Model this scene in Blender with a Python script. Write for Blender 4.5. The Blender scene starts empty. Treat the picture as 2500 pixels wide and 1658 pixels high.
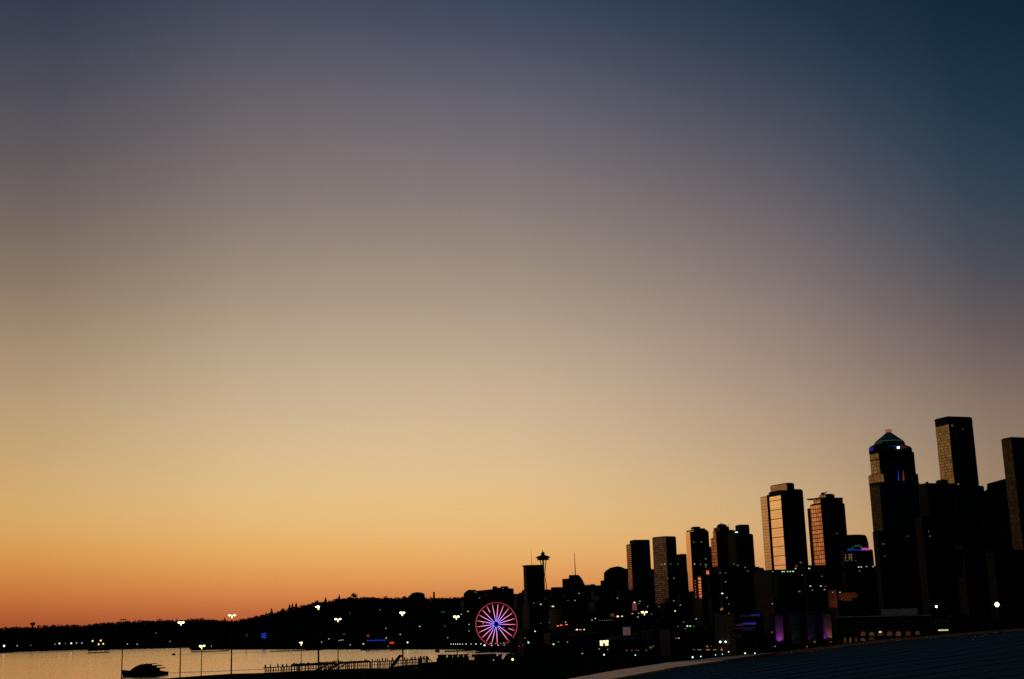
import bpy, bmesh, math, random
from mathutils import Vector, Matrix
from mathutils.bvhtree import BVHTree
random.seed(11)
sc = bpy.context.scene
COL = sc.collection
PI = math.pi
R = math.radians

# ------------------------------------------------------------------ camera
H = 40.0; F = 3200.0
pitch = math.atan(678/F); roll = 0.0317
fw = Vector((0, math.cos(pitch), math.sin(pitch)))
r0 = Vector((1,0,0)); u0 = Vector((0,-math.sin(pitch), math.cos(pitch)))
RT = r0*math.cos(roll) - u0*math.sin(roll)
UP = r0*math.sin(roll) + u0*math.cos(roll)
EYE = Vector((0,0,H))
cd = bpy.data.cameras.new('camera'); cam = bpy.data.objects.new('camera', cd); COL.objects.link(cam)
cd.sensor_width = 36; cd.lens = 36*F/2500; cd.clip_start = 0.5; cd.clip_end = 80000
m = Matrix((RT, UP, -fw)).transposed().to_4x4(); m.translation = EYE
cam.matrix_world = m
sc.camera = cam

def ray(x, y):
    return (RT*((x-1250)/F) - UP*((y-829)/F) + fw).normalized()
def azel(x, y):
    d = ray(x, y); return math.atan2(d.x, d.y), math.atan2(d.z, math.hypot(d.x, d.y))
def P(x, y, D):
    d = ray(x, y); return EYE + d*(D/math.hypot(d.x, d.y))
def G(x, y, z=0.0):
    d = ray(x, y); return EYE + d*((z-H)/d.z)
def yh(x): return 1508 - 0.0317*(x-1210)
def pol(az, D): return Vector((math.sin(az)*D, math.cos(az)*D, 0))
def lerp_tab(t, x):
    if x <= t[0][0]: return t[0][1]
    for (a, va), (b, vb) in zip(t, t[1:]):
        if x <= b: return va + (vb-va)*(x-a)/(b-a) if b > a else vb
    return t[-1][1]
def smooth(a, b, x):
    t = min(1, max(0, (x-a)/(b-a))); return t*t*(3-2*t)

# ------------------------------------------------------------------ materials
def s2l(c): return tuple(((v/255)/12.92 if v/255 <= 0.04045 else ((v/255+0.055)/1.055)**2.4) for v in c)
def newmat(name):
    mt = bpy.data.materials.new(name); mt.use_nodes = True
    nt = mt.node_tree; b = nt.nodes['Principled BSDF']; return mt, nt, b
def plain(name, col, rough=0.8, metal=0.0, spec=0.3, var=0.25, scale=0.15):
    mt, nt, b = newmat(name)
    tc = nt.nodes.new('ShaderNodeTexCoord'); n = nt.nodes.new('ShaderNodeTexNoise')
    n.inputs['Scale'].default_value = scale; n.inputs['Detail'].default_value = 5
    nt.links.new(tc.outputs['Object'], n.inputs['Vector'])
    mr = nt.nodes.new('ShaderNodeMapRange'); mr.inputs[1].default_value = 0.3; mr.inputs[2].default_value = 0.7
    mr.inputs[3].default_value = 1-var; mr.inputs[4].default_value = 1+var
    nt.links.new(n.outputs['Fac'], mr.inputs[0])
    mx = nt.nodes.new('ShaderNodeVectorMath'); mx.operation = 'SCALE'
    mx.inputs[0].default_value = col[:3]; nt.links.new(mr.outputs[0], mx.inputs['Scale'])
    nt.links.new(mx.outputs[0], b.inputs['Base Color'])
    b.inputs['Roughness'].default_value = rough; b.inputs['Metallic'].default_value = metal
    b.inputs['Specular IOR Level'].default_value = spec
    return mt
def facade(name, glass, frame, pw, ph, mortar=0.3, rough=0.2, metal=0.9, lit=0.0, litcol=(1,.75,.4), litstr=.3, spec=0.4, bump=0.0, vary=.5):
    """windows in a grid of frames: cell size pw x ph metres"""
    mt, nt, b = newmat(name); L = nt.links; mt.cycles.emission_sampling = 'NONE'
    uv = nt.nodes.new('ShaderNodeUVMap')
    def mth(op, a, b_=None):
        n = nt.nodes.new('ShaderNodeMath'); n.operation = op
        for i, v in enumerate((a, b_)):
            if v is None: continue
            if isinstance(v, (int, float)): n.inputs[i].default_value = v
            else: L.new(v, n.inputs[i])
        return n.outputs[0]
    sp = nt.nodes.new('ShaderNodeSeparateXYZ'); L.new(uv.outputs[0], sp.inputs[0])
    cu = mth('DIVIDE', sp.outputs[0], pw); cv = mth('DIVIDE', sp.outputs[1], ph)
    fr = mth('MAXIMUM', mth('LESS_THAN', mth('FRACT', cu), mortar/pw), mth('LESS_THAN', mth('FRACT', cv), mortar*1.3/ph))
    cb = nt.nodes.new('ShaderNodeCombineXYZ'); L.new(mth('FLOOR', cu), cb.inputs[0]); L.new(mth('FLOOR', cv), cb.inputs[1])
    wn = nt.nodes.new('ShaderNodeTexWhiteNoise'); wn.noise_dimensions = '2D'; L.new(cb.outputs[0], wn.inputs['Vector'])
    n0 = nt.nodes.new('ShaderNodeTexNoise'); n0.inputs['Scale'].default_value = .05; n0.inputs['Detail'].default_value = 3; L.new(uv.outputs[0], n0.inputs['Vector'])
    vv = mth('ADD', mth('MULTIPLY', wn.outputs['Value'], vary), mth('ADD', mth('MULTIPLY', n0.outputs['Fac'], .5), .75-vary*.5))
    sc_ = nt.nodes.new('ShaderNodeVectorMath'); sc_.operation = 'SCALE'; sc_.inputs[0].default_value = glass; L.new(vv, sc_.inputs['Scale'])
    mx = nt.nodes.new('ShaderNodeMix'); mx.data_type = 'RGBA'; L.new(fr, mx.inputs[0]); L.new(sc_.outputs[0], mx.inputs[6]); mx.inputs[7].default_value = (*frame, 1)
    L.new(mx.outputs[2], b.inputs['Base Color'])
    mr = nt.nodes.new('ShaderNodeMapRange'); mr.inputs[3].default_value = metal; mr.inputs[4].default_value = metal*.5
    L.new(fr, mr.inputs[0]); L.new(mr.outputs[0], b.inputs['Metallic'])
    m2 = nt.nodes.new('ShaderNodeMapRange'); m2.inputs[3].default_value = rough; m2.inputs[4].default_value = 0.6
    L.new(fr, m2.inputs[0]); L.new(m2.outputs[0], b.inputs['Roughness'])
    b.inputs['Specular IOR Level'].default_value = spec
    if bump:
        n = nt.nodes.new('ShaderNodeTexNoise'); n.inputs['Scale'].default_value = 0.35
        L.new(uv.outputs[0], n.inputs['Vector'])
        bp = nt.nodes.new('ShaderNodeBump'); bp.inputs['Strength'].default_value = bump; bp.inputs['Distance'].default_value = 1
        L.new(n.outputs['Fac'], bp.inputs['Height']); L.new(bp.outputs[0], b.inputs['Normal'])
    if lit > 0:
        w2 = nt.nodes.new('ShaderNodeTexWhiteNoise'); w2.noise_dimensions = '3D'
        ofs = nt.nodes.new('ShaderNodeVectorMath'); ofs.inputs[1].default_value = (0,0,7.3); L.new(cb.outputs[0], ofs.inputs[0]); L.new(ofs.outputs[0], w2.inputs['Vector'])
        mv = nt.nodes.new('ShaderNodeMath'); mv.operation = 'MULTIPLY'; mv.inputs[1].default_value = litstr
        L.new(mth('MULTIPLY', mth('GREATER_THAN', w2.outputs['Value'], 1-lit), mth('SUBTRACT', 1, fr)), mv.inputs[0])
        b.inputs['Emission Color'].default_value = (*litcol, 1); L.new(mv.outputs[0], b.inputs['Emission Strength'])
    return mt
_em = {}
def emit(name, col, s):
    k = (name, tuple(col), s)
    if k in _em: return _em[k]
    mt, nt, b = newmat(name); b.inputs['Base Color'].default_value = (0.1,0.1,0.1,1)
    b.inputs['Emission Color'].default_value = (*col, 1); b.inputs['Emission Strength'].default_value = s
    mt.cycles.emission_sampling = 'NONE' if s < 5.5 else 'AUTO'
    _em[k] = mt; return mt

M = {}
M['concrete'] = plain('dark_concrete', (.03,.029,.027), spec=.1)
M['conc_mid'] = plain('concrete', (.16,.15,.14))
M['roofing'] = plain('roofing', (.012,.012,.013), spec=0, rough=1)
M['steel'] = plain('dark_painted_steel', (.014,.012,.011), rough=.8, spec=.1)
M['pole'] = plain('galvanised_steel', (.03,.022,.016), rough=.8, spec=.1)
M['bark'] = plain('bark', (.04,.03,.02))
M['leaf'] = plain('foliage', (.014,.018,.010), spec=0)
M['needle'] = plain('conifer_needles', (.010,.014,.008), spec=0)
M['earth'] = plain('dark_ground', (.008,.010,.009), scale=.02, rough=1, spec=0)
M['brick'] = plain('brown_brick', (.16,.07,.045))
M['white_paint'] = plain('white_paint', (.5,.5,.48), rough=.4)
M['hull'] = plain('dark_hull', (.012,.012,.014), rough=.7, spec=.1)
M['dk'] = [facade('dark_windows_a', (.012,.014,.014), (.015,.014,.013), 3.2, 3.6, .5, lit=.0005, metal=0, rough=.7, spec=.1),
           facade('dark_windows_b', (.010,.012,.013), (.018,.016,.014), 2.4, 3.3, .45, lit=.0005, metal=0, rough=.7, spec=.1, litcol=(1,.9,.7)),
           facade('dark_windows_c', (.012,.013,.014), (.012,.012,.012), 5, 3.8, .7, lit=.0005, metal=0, rough=.7, spec=.1, litcol=(.7,1,.85))]
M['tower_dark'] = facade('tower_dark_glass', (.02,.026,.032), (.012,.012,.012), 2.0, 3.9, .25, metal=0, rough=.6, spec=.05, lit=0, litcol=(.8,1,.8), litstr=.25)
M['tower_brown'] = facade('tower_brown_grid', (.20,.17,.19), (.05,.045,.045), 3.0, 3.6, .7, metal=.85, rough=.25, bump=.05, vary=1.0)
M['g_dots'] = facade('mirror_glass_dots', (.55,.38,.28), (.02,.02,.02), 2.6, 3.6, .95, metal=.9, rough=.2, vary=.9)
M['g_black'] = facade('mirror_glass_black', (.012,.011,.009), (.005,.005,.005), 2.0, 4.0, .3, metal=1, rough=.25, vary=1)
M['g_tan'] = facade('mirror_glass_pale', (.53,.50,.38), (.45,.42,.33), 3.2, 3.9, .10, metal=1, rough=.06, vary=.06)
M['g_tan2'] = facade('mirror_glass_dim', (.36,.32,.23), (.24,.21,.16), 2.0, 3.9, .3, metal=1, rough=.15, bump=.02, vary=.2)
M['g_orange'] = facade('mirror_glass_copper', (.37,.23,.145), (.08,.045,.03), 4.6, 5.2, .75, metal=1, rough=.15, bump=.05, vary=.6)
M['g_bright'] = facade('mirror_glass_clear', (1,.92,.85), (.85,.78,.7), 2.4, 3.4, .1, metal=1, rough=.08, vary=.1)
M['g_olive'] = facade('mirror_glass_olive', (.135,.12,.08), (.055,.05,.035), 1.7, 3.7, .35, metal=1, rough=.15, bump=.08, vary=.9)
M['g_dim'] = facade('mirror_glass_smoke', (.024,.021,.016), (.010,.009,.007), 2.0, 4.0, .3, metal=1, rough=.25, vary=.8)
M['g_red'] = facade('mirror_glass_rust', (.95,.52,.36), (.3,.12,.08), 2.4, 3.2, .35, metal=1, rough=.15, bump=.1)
M['g_pent'] = plain('penthouse_cladding', (.27,.21,.15), rough=.3, metal=.9)

# ------------------------------------------------------------------ mesh helpers
class MB:
    def __init__(s): s.v = []; s.f = []; s.m = []
    def poly(s, pts, mi=0):
        n = len(s.v); s.v += [Vector(p) for p in pts]; s.f.append(list(range(n, n+len(pts)))); s.m.append(mi)
    def prism(s, fp, z0, z1, mi=(0,0), bottom=True):
        """fp: 2-d footprint (ccw), z0/z1 numbers; mi=(sides, top)"""
        n = len(s.v); k = len(fp)
        s.v += [Vector((p[0], p[1], z0)) for p in fp] + [Vector((p[0], p[1], z1)) for p in fp]
        for i in range(k):
            j = (i+1) % k; s.f.append([n+i, n+j, n+k+j, n+k+i]); s.m.append(mi[0])
        s.f.append([n+k+i for i in range(k)]); s.m.append(mi[1])
        if bottom: s.f.append([n+i for i in reversed(range(k))]); s.m.append(mi[0])
    def extr(s, pts, d):
        """planar outline pts (3-d) extruded by vector d"""
        n = len(s.v); k = len(pts); d = Vector(d)
        s.v += [Vector(p) for p in pts] + [Vector(p)+d for p in pts]
        for i in range(k):
            j = (i+1) % k; s.f.append([n+i, n+j, n+k+j, n+k+i]); s.m.append(0)
        s.f.append([n+i for i in reversed(range(k))]); s.f.append([n+k+i for i in range(k)]); s.m += [0, 0]
    def box(s, c, sx, sy, sz, az=0):
        ca, sa = math.cos(az), math.sin(az); c = Vector(c)
        fp = [(c.x+ca*a*sx/2+sa*b*sy/2, c.y-sa*a*sx/2+ca*b*sy/2) for a, b in ((-1,-1),(1,-1),(1,1),(-1,1))]
        s.prism(fp, c.z-sz/2, c.z+sz/2)
    def tube(s, pts, rr, n=8, caps=True):
        pts = [Vector(p) for p in pts]
        if not isinstance(rr, (list, tuple)): rr = [rr]*len(pts)
        base = len(s.v)
        for i, p in enumerate(pts):
            t = (pts[min(i+1, len(pts)-1)] - pts[max(i-1, 0)]).normalized()
            a = t.cross(Vector((0,0,1)));
            if a.length < 1e-3: a = t.cross(Vector((0,1,0)))
            a.normalize(); b = t.cross(a)
            for k in range(n):
                th = 2*PI*k/n; s.v.append(p + a*math.cos(th)*rr[i] + b*math.sin(th)*rr[i])
        for i in range(len(pts)-1):
            for k in range(n):
                k2 = (k+1) % n
                s.f.append([base+i*n+k, base+i*n+k2, base+(i+1)*n+k2, base+(i+1)*n+k]); s.m.append(0)
        if caps:
            s.f.append([base+k for k in range(n)]); s.m.append(0)
            s.f.append([base+(len(pts)-1)*n+k for k in range(n)]); s.m.append(0)
    def lathe(s, c, prof, n=24):
        """prof: list (r, z) relative to c"""
        c = Vector(c); base = len(s.v)
        for r_, z in prof:
            for k in range(n):
                th = 2*PI*k/n; s.v.append(c + Vector((r_*math.cos(th), r_*math.sin(th), z)))
        for i in range(len(prof)-1):
            for k in range(n):
                k2 = (k+1) % n
                s.f.append([base+i*n+k, base+i*n+k2, base+(i+1)*n+k2, base+(i+1)*n+k]); s.m.append(0)
        s.f.append([base+k for k in reversed(range(n))]); s.f.append([base+(len(prof)-1)*n+k for k in range(n)]); s.m += [0, 0]
    def build(s, name, mats, parent=None, local=False, smooth_=False):
        me = bpy.data.meshes.new(name)
        off = Vector((0,0,0)) if (local or parent is None) else wloc(parent)
        me.from_pydata([v-off for v in s.v], [], s.f)
        if not isinstance(mats, (list, tuple)): mats = [mats]
        for q in mats: me.materials.append(q)
        uvl = me.uv_layers.new(name='uv')
        for p, mi in zip(me.polygons, s.m):
            p.material_index = mi; p.use_smooth = smooth_
            nrm = p.normal
            if abs(nrm.z) < .7:
                t = Vector((-nrm.y, nrm.x, 0)).normalized()
                for li in p.loop_indices:
                    v = me.vertices[me.loops[li].vertex_index].co
                    uvl.data[li].uv = (v.dot(t)+500.03, v.z+200.07)
            else:
                for li in p.loop_indices:
                    v = me.vertices[me.loops[li].vertex_index].co; uvl.data[li].uv = (v.x, v.y)
        bm = bmesh.new(); bm.from_mesh(me); bmesh.ops.recalc_face_normals(bm, faces=bm.faces); bm.to_mesh(me); bm.free()
        o = bpy.data.objects.new(name, me); COL.objects.link(o)
        if parent is not None: o.parent = parent
        return o
def wloc(o):
    l = Vector((0,0,0))
    while o is not None: l += o.location; o = o.parent
    return l
def thing(name, label, cat, loc, group=None):
    o = bpy.data.objects.new(name, None); COL.objects.link(o); o.location = loc
    o.empty_display_size = 1
    o['label'] = label; o['category'] = cat
    if group: o['group'] = group
    return o
def kind(o, k): o['kind'] = k; return o
def dup(root, loc, label=None):
    r_ = root.copy(); COL.objects.link(r_); r_.location = loc
    if label: r_['label'] = label
    for ch in list(root.children):
        c = ch.copy(); COL.objects.link(c); c.parent = r_
        for g_ in ch.children:
            d = g_.copy(); COL.objects.link(d); d.parent = c
    return r_

# ------------------------------------------------------------------ sky
def build_world():
    w = bpy.data.worlds.new('World'); sc.world = w; w.use_nodes = True
    nt = w.node_tree; nt.nodes.clear(); L = nt.links
    out = nt.nodes.new('ShaderNodeOutputWorld'); bg = nt.nodes.new('ShaderNodeBackground'); L.new(bg.outputs[0], out.inputs[0])
    tc = nt.nodes.new('ShaderNodeTexCoord'); sp = nt.nodes.new('ShaderNodeSeparateXYZ'); L.new(tc.outputs['Generated'], sp.inputs[0])
    def mth(op, a, b=None):
        n = nt.nodes.new('ShaderNodeMath'); n.operation = op
        for i, v in enumerate((a, b)):
            if v is None: continue
            if isinstance(v, (int, float)): n.inputs[i].default_value = v
            else: L.new(v, n.inputs[i])
        return n.outputs[0]
    az = mth('MULTIPLY', mth('ARCTAN2', sp.outputs['X'], sp.outputs['Y']), 180/PI)
    el = mth('MULTIPLY', mth('ARCSINE', sp.outputs['Z']), 180/PI)
    pos = mth('DIVIDE', el, 45.0)
    dusk = lambda k: [(35,(18*k,30*k,52*k)), (45,(10*k,20*k,38*k))]
    cols = {
     30:[(0,(40,52,69)),(150,(63,66,80)),(300,(78,76,86)),(500,(101,92,90)),(700,(132,114,97)),(900,(165,142,113)),(1000,(180,153,115)),(1150,(200,164,113)),(1250,(212,168,104)),(1320,(215,158,88)),(1390,(209,137,68)),(1450,(196,114,57)),(1500,(180,94,50)),(1550,(150,70,46))],
     630:[(0,(62,66,84)),(150,(84,84,96)),(300,(104,97,101)),(500,(126,114,111)),(700,(155,139,121)),(900,(182,164,138)),(1000,(196,173,141)),(1100,(212,184,143)),(1200,(225,191,136)),(1305,(233,185,116)),(1378,(230,165,93)),(1430,(220,143,77)),(1485,(202,114,64)),(1530,(165,80,52))],
     1280:[(0,(48,61,84)),(150,(76,79,97)),(300,(100,97,108)),(500,(126,115,113)),(700,(154,139,124)),(900,(184,164,140)),(1000,(198,174,143)),(1100,(213,184,144)),(1200,(228,190,136)),(1310,(234,185,116)),(1385,(232,167,96)),(1445,(220,141,78)),(1500,(186,102,62))],
     1930:[(0,(20,42,62)),(150,(40,58,77)),(300,(64,71,85)),(500,(93,91,97)),(700,(120,112,110)),(900,(145,131,119)),(1050,(168,149,125)),(1150,(186,161,126)),(1250,(206,172,124)),(1350,(218,166,108)),(1480,(190,120,80))],
     2220:[(0,(9,35,55)),(150,(21,47,68)),(300,(36,58,77)),(450,(54,68,84)),(600,(75,79,88)),(750,(95,91,94)),(900,(118,107,102)),(1050,(145,127,110)),(1150,(160,138,114)),(1300,(185,150,112)),(1480,(170,110,78))],
     2460:[(0,(3,29,46)),(150,(8,36,54)),(300,(15,44,63)),(450,(25,52,71)),(600,(43,60,74)),(750,(66,69,76)),(900,(94,86,84)),(1050,(124,107,94)),(1250,(155,126,100)),(1480,(150,95,70))]}
    glow = [(0,(150,74,44)),(1.5,(190,110,56)),(3.5,(216,150,80)),(6,(220,170,100)),(9,(204,166,116)),(14,(186,160,130)),(20,(140,124,116)),(27,(90,90,104)),(36,(36,56,80)),(45,(16,50,72))]
    dim = [(0,(90,60,50)),(3,(84,66,60)),(8,(66,62,66)),(16,(28,46,58)),(26,(10,32,46)),(32,(8,32,46)),(45,(13,46,66))]
    night = [(0,(16,30,34)),(6,(18,34,38)),(15,(16,36,42)),(30,(14,40,52)),(45,(13,48,68))]
    raw = [(-85, glow), (-45, glow)]
    for x, lst in cols.items():
        stops = []
        q_ = .15 if x < 100 else (.8 if x < 2000 else .9)
        for y, c in lst:
            e = math.degrees(azel(x, y)[1]); k = 1-smooth(900, 1300, y)
            stops.append((e, tuple(v*(1+.03*k*q_)+d*k*q_ for v, d in zip(c, (8+(8 if x > 1900 else 1), 8, 6)))))
        stops.sort(); c0 = stops[-1][1]
        stops += [(34, (c0[0]*.5, c0[1]*.75, c0[2]*.85)), (45, (14,50,72))]
        raw.append((math.degrees(azel(x, 900)[0]), stops))
    raw += [(46, dim)]
    els = [0,.8,1.6,2.5,3.5,4.5,5.6,7,8.5,10,12,14,16.5,19,21.5,24,26.5,29,33,38,45]
    def at(st, e):
        if e <= st[0][0]: return st[0][1]
        for (e0, a_), (e1, b_) in zip(st, st[1:]):
            if e <= e1:
                t = (e-e0)/(e1-e0); return tuple(p+(q-p)*t for p, q in zip(a_, b_))
        return st[-1][1]
    def sky_at(a_, e):
        if a_ <= raw[0][0]: return at(raw[0][1], e)
        for (a0, s0), (a1, s1) in zip(raw, raw[1:]):
            if a_ <= a1:
                t = (a_-a0)/(a1-a0); return tuple(p+(q-p)*t for p, q in zip(at(s0, e), at(s1, e)))
        return at(raw[-1][1], e)
    columns = [(-180, night), (-125, night), (-85, glow), (-50, glow)]
    a_ = -32.0
    while a_ < 34:
        st = []
        for e in els:
            acc = [0,0,0]; w = 0
            for da in (-6,-4.5,-3,-1.5,0,1.5,3,4.5,6):
                g_ = math.exp(-(da/3.6)**2); c = sky_at(a_+da, e); w += g_
                for i in range(3): acc[i] += c[i]*g_
            st.append((e, tuple(v/w for v in acc)))
        columns.append((a_, st)); a_ += 4.0
    columns += [(48, dim), (85, night), (180, night)]
    cur = None; prev = None
    for a, stops in columns:
        cr = nt.nodes.new('ShaderNodeValToRGB'); cr.color_ramp.interpolation = 'B_SPLINE'
        el_ = cr.color_ramp.elements
        while len(el_) > 1: el_.remove(el_[-1])
        for i, (e, c) in enumerate(stops):
            if i == 0: q = el_[0]; q.position = max(0, e/45)
            else: q = el_.new(min(1, max(0, e/45)))
            q.color = (*s2l(c), 1)
        L.new(pos, cr.inputs[0])
        if cur is None: cur = cr.outputs[0]
        else:
            mr = nt.nodes.new('ShaderNodeMapRange'); mr.inputs[1].default_value = prev; mr.inputs[2].default_value = a
            L.new(az, mr.inputs[0])
            mx = nt.nodes.new('ShaderNodeMix'); mx.data_type = 'RGBA'
            L.new(mr.outputs[0], mx.inputs[0]); L.new(cur, mx.inputs[6]); L.new(cr.outputs[0], mx.inputs[7]); cur = mx.outputs[2]
        prev = a
    L.new(cur, bg.inputs[0]); bg.inputs[1].default_value = 1.0
build_world()
sl = bpy.data.lights.new('sun', 'SUN'); so = bpy.data.objects.new('sun', sl); COL.objects.link(so)
sl.energy = 0.03; sl.angle = R(14); sl.color = (1, .5, .25)
sd = Vector((math.sin(R(-58))*math.cos(R(4)), math.cos(R(-58))*math.cos(R(4)), math.sin(R(4))))
so.rotation_euler = sd.to_track_quat('Z', 'Y').to_euler()

# ------------------------------------------------------------------ terrain + water
shore_px = [(-200,1601),(0,1594.5),(290,1585.7),(400,1582.5),(462,1581),(466,1586.6),(820,1585.6),(1130,1585.5),(1160,1588),(1200,1591),(1252,1594)]
near_px = [(-400,1720),(0,1690),(380,1658),(488,1650),(563,1645),(640,1643),(750,1637),(830,1634),(880,1632),(1022,1631),(1026,1619),(1090,1613.5),(1150,1611),(1230,1609.3),(1236,1596),(1252,1594.5)]
def azD(lst, z):
    o = []
    for x, y in lst:
        p = G(x, y, z); o.append((math.atan2(p.x, p.y), math.hypot(p.x, p.y)))
    return o
SH = azD(shore_px, 0.0); NE = azD(near_px, 3.0)
AZ_END = min(SH[-1][0], NE[-1][0])
treeline = [(-600,1552),(0,1533),(80,1532),(140,1527),(210,1527),(250,1522),(330,1517),(400,1514.6),(565,1518),(600,1512),(640,1502),(690,1490),(715,1484),(745,1478),(795,1469),(830,1463),(900,1460),(985,1460),(1060,1461.5),(1130,1461)]
RZ = []
for x, y in treeline:
    p = P(x, y, 3800); RZ.append((math.atan2(p.x, p.y), p.z-9))
for x, z in ((1200,84),(1260,62),(1400,58),(1600,52),(1850,60),(2100,72),(2500,80),(3600,70)):
    p = P(x, 1450, 3800); RZ.append((math.atan2(p.x, p.y), z))
def terr(az, D):
    wig = 6*math.sin(az*41+D*.004)*math.sin(D*.0021+az*13)
    rz = lerp_tab(RZ, az)
    if az < AZ_END:
        dn = lerp_tab(NE, az); ds = lerp_tab(SH, az)
        if D <= dn: return 3.0
        if D < ds: return -4 if D > dn+3 and D < ds-3 else (3-7*min(1,(D-dn)/3) if D < dn+4 else -4)
        return 2.5 + (rz-2.5)*smooth(ds+120, 3800, D) + (wig*smooth(ds+300, 3000, D) if D < 3750 else 0)
    z = 3 + (rz-3)*smooth(1350, 3100, D)
    return z + wig*.6*smooth(1500, 2600, D)
def tz(p): return terr(math.atan2(p.x, p.y), math.hypot(p.x, p.y))
def build_terrain():
    azs = [R(-180+i*4) for i in range(36)] + [R(-36+i) for i in range(12)] + [R(-24+i*.08) for i in range(600)] + [R(24+i) for i in range(12)] + [R(36+i*4) for i in range(36)]
    base = [20,120,250,400,600,750,850,900]
    v = []; f = []
    fr = [0,.02,.05,.09,.14,.2,.27,.35,.43,.51,.59,.67,.75,.83,.9,.95,1]
    nrow = None
    for a in azs:
        if a < AZ_END: dn, ds = lerp_tab(NE, a), lerp_tab(SH, a)
        else: dn, ds = 1300, 1500
        Ds = [20,150,400,700,dn-60,dn-.1,dn+3.1,(dn+ds)/2,ds-3.1,ds+.05,ds+60,ds+120] + [ds+120+(3800-ds-120)*t for t in fr[1:]] + [4300,5200,6500,9000]
        nrow = len(Ds)
        for D in Ds:
            p = pol(a, D); z = terr(a, D)
            if D > 6400: z = z*.6
            v.append((p.x, p.y, z))
    n = len(azs)
    for i in range(n):
        j = (i+1) % n
        for k in range(nrow-1): f.append([i*nrow+k, i*nrow+k+1, j*nrow+k+1, j*nrow+k])
    f.append([i*nrow for i in range(n)])
    me = bpy.data.meshes.new('ground'); me.from_pydata(v, [], f); me.materials.append(M['earth'])
    o = bpy.data.objects.new('ground', me); COL.objects.link(o); kind(o, 'structure'); return o
ground = build_terrain()

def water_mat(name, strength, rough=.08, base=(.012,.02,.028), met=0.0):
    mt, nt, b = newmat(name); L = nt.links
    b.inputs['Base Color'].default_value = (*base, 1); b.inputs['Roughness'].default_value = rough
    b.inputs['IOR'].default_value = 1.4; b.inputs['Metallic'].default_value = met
    g = nt.nodes.new('ShaderNodeNewGeometry')
    mp = nt.nodes.new('ShaderNodeMapping'); mp.inputs['Rotation'].default_value = (0,0,R(20)); mp.inputs['Scale'].default_value = (1,.6,1)
    L.new(g.outputs['Position'], mp.inputs['Vector'])
    n1 = nt.nodes.new('ShaderNodeTexNoise'); n1.inputs['Scale'].default_value = .22; n1.inputs['Detail'].default_value = 6; n1.inputs['Roughness'].default_value = .6
    n2 = nt.nodes.new('ShaderNodeTexNoise'); n2.inputs['Scale'].default_value = .006; n2.inputs['Detail'].default_value = 4
    L.new(mp.outputs[0], n1.inputs['Vector']); L.new(g.outputs['Position'], n2.inputs['Vector'])
    mr = nt.nodes.new('ShaderNodeMapRange'); mr.inputs[1].default_value = .35; mr.inputs[2].default_value = .65; mr.inputs[3].default_value = strength*.6; mr.inputs[4].default_value = strength*1.25
    L.new(n2.outputs['Fac'], mr.inputs[0])
    bp = nt.nodes.new('ShaderNodeBump'); bp.inputs['Distance'].default_value = 1.0
    L.new(mr.outputs[0], bp.inputs['Strength']); L.new(n1.outputs['Fac'], bp.inputs['Height']); L.new(bp.outputs[0], b.inputs['Normal'])
    return mt
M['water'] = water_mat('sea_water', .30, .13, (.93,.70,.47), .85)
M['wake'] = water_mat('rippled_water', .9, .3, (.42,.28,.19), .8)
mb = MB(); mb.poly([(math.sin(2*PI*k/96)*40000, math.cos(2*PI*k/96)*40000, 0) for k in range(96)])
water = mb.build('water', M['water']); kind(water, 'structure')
def wake(name, p0, p1, wide):
    a = G(*p0); b = G(*p1); mb = MB(); n = 24
    rows = []
    for i in range(n+1):
        t = i/n; c = a.lerp(b, t); d = c.copy(); d.z = 0; d.normalize(); w = wide*(.35+.65*math.sin(PI*min(1,t*1.0+.05)))*(1-.5*t)
        rows.append((c-d*w/2, c+Vector((0,0,.35)), c+d*w/2))
    for q, r_ in zip(rows, rows[1:]):
        for k in range(2): mb.poly([q[k], r_[k], r_[k+1], q[k+1]])
    for v in mb.v: v.z = max(v.z, .02)
    o = mb.build(name, M['wake']); kind(o, 'stuff'); return o

# ------------------------------------------------------------------ trees
def crown_mesh(nm, h, kindc, seed, n=260):
    rnd = random.Random(seed); mb = MB()
    for i in range(n):
        if kindc == 'conifer':
            t = rnd.random()**.8; z = h*(.12+.88*t); rr = h*.26*(1-t)**.8*(.55+.45*abs(math.sin(t*19+seed)))
            rr *= rnd.uniform(.4, 1.1); s = h*.06*(1.3-t)
        else:
            k = rnd.randrange(6); rk = random.Random(seed*10+k)
            cx, cy, cz = rk.uniform(-.28,.28)*h, rk.uniform(-.28,.28)*h, rk.uniform(.22,.82)*h
            ph, ct = rnd.uniform(0, 2*PI), rnd.uniform(-1, 1); q = h*.22*rnd.uniform(.3, 1.1); st = math.sqrt(1-ct*ct)
            c = Vector((cx+q*st*math.cos(ph), cy+q*st*math.sin(ph), cz+q*ct*.8)); s = h*.07
        if kindc == 'conifer':
            th = rnd.uniform(0, 2*PI); c = Vector((math.cos(th)*rr, math.sin(th)*rr, z))
        a = Vector((rnd.gauss(0,1), rnd.gauss(0,1), rnd.gauss(0,.5))).normalized(); b = a.cross(Vector((rnd.gauss(0,1), rnd.gauss(0,1), rnd.gauss(0,1)))).normalized()
        mb.poly([c-a*s-b*s*.6, c+a*s-b*s*.6, c+a*s*.6+b*s, c-a*s*.6+b*s])
    return mb
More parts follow.
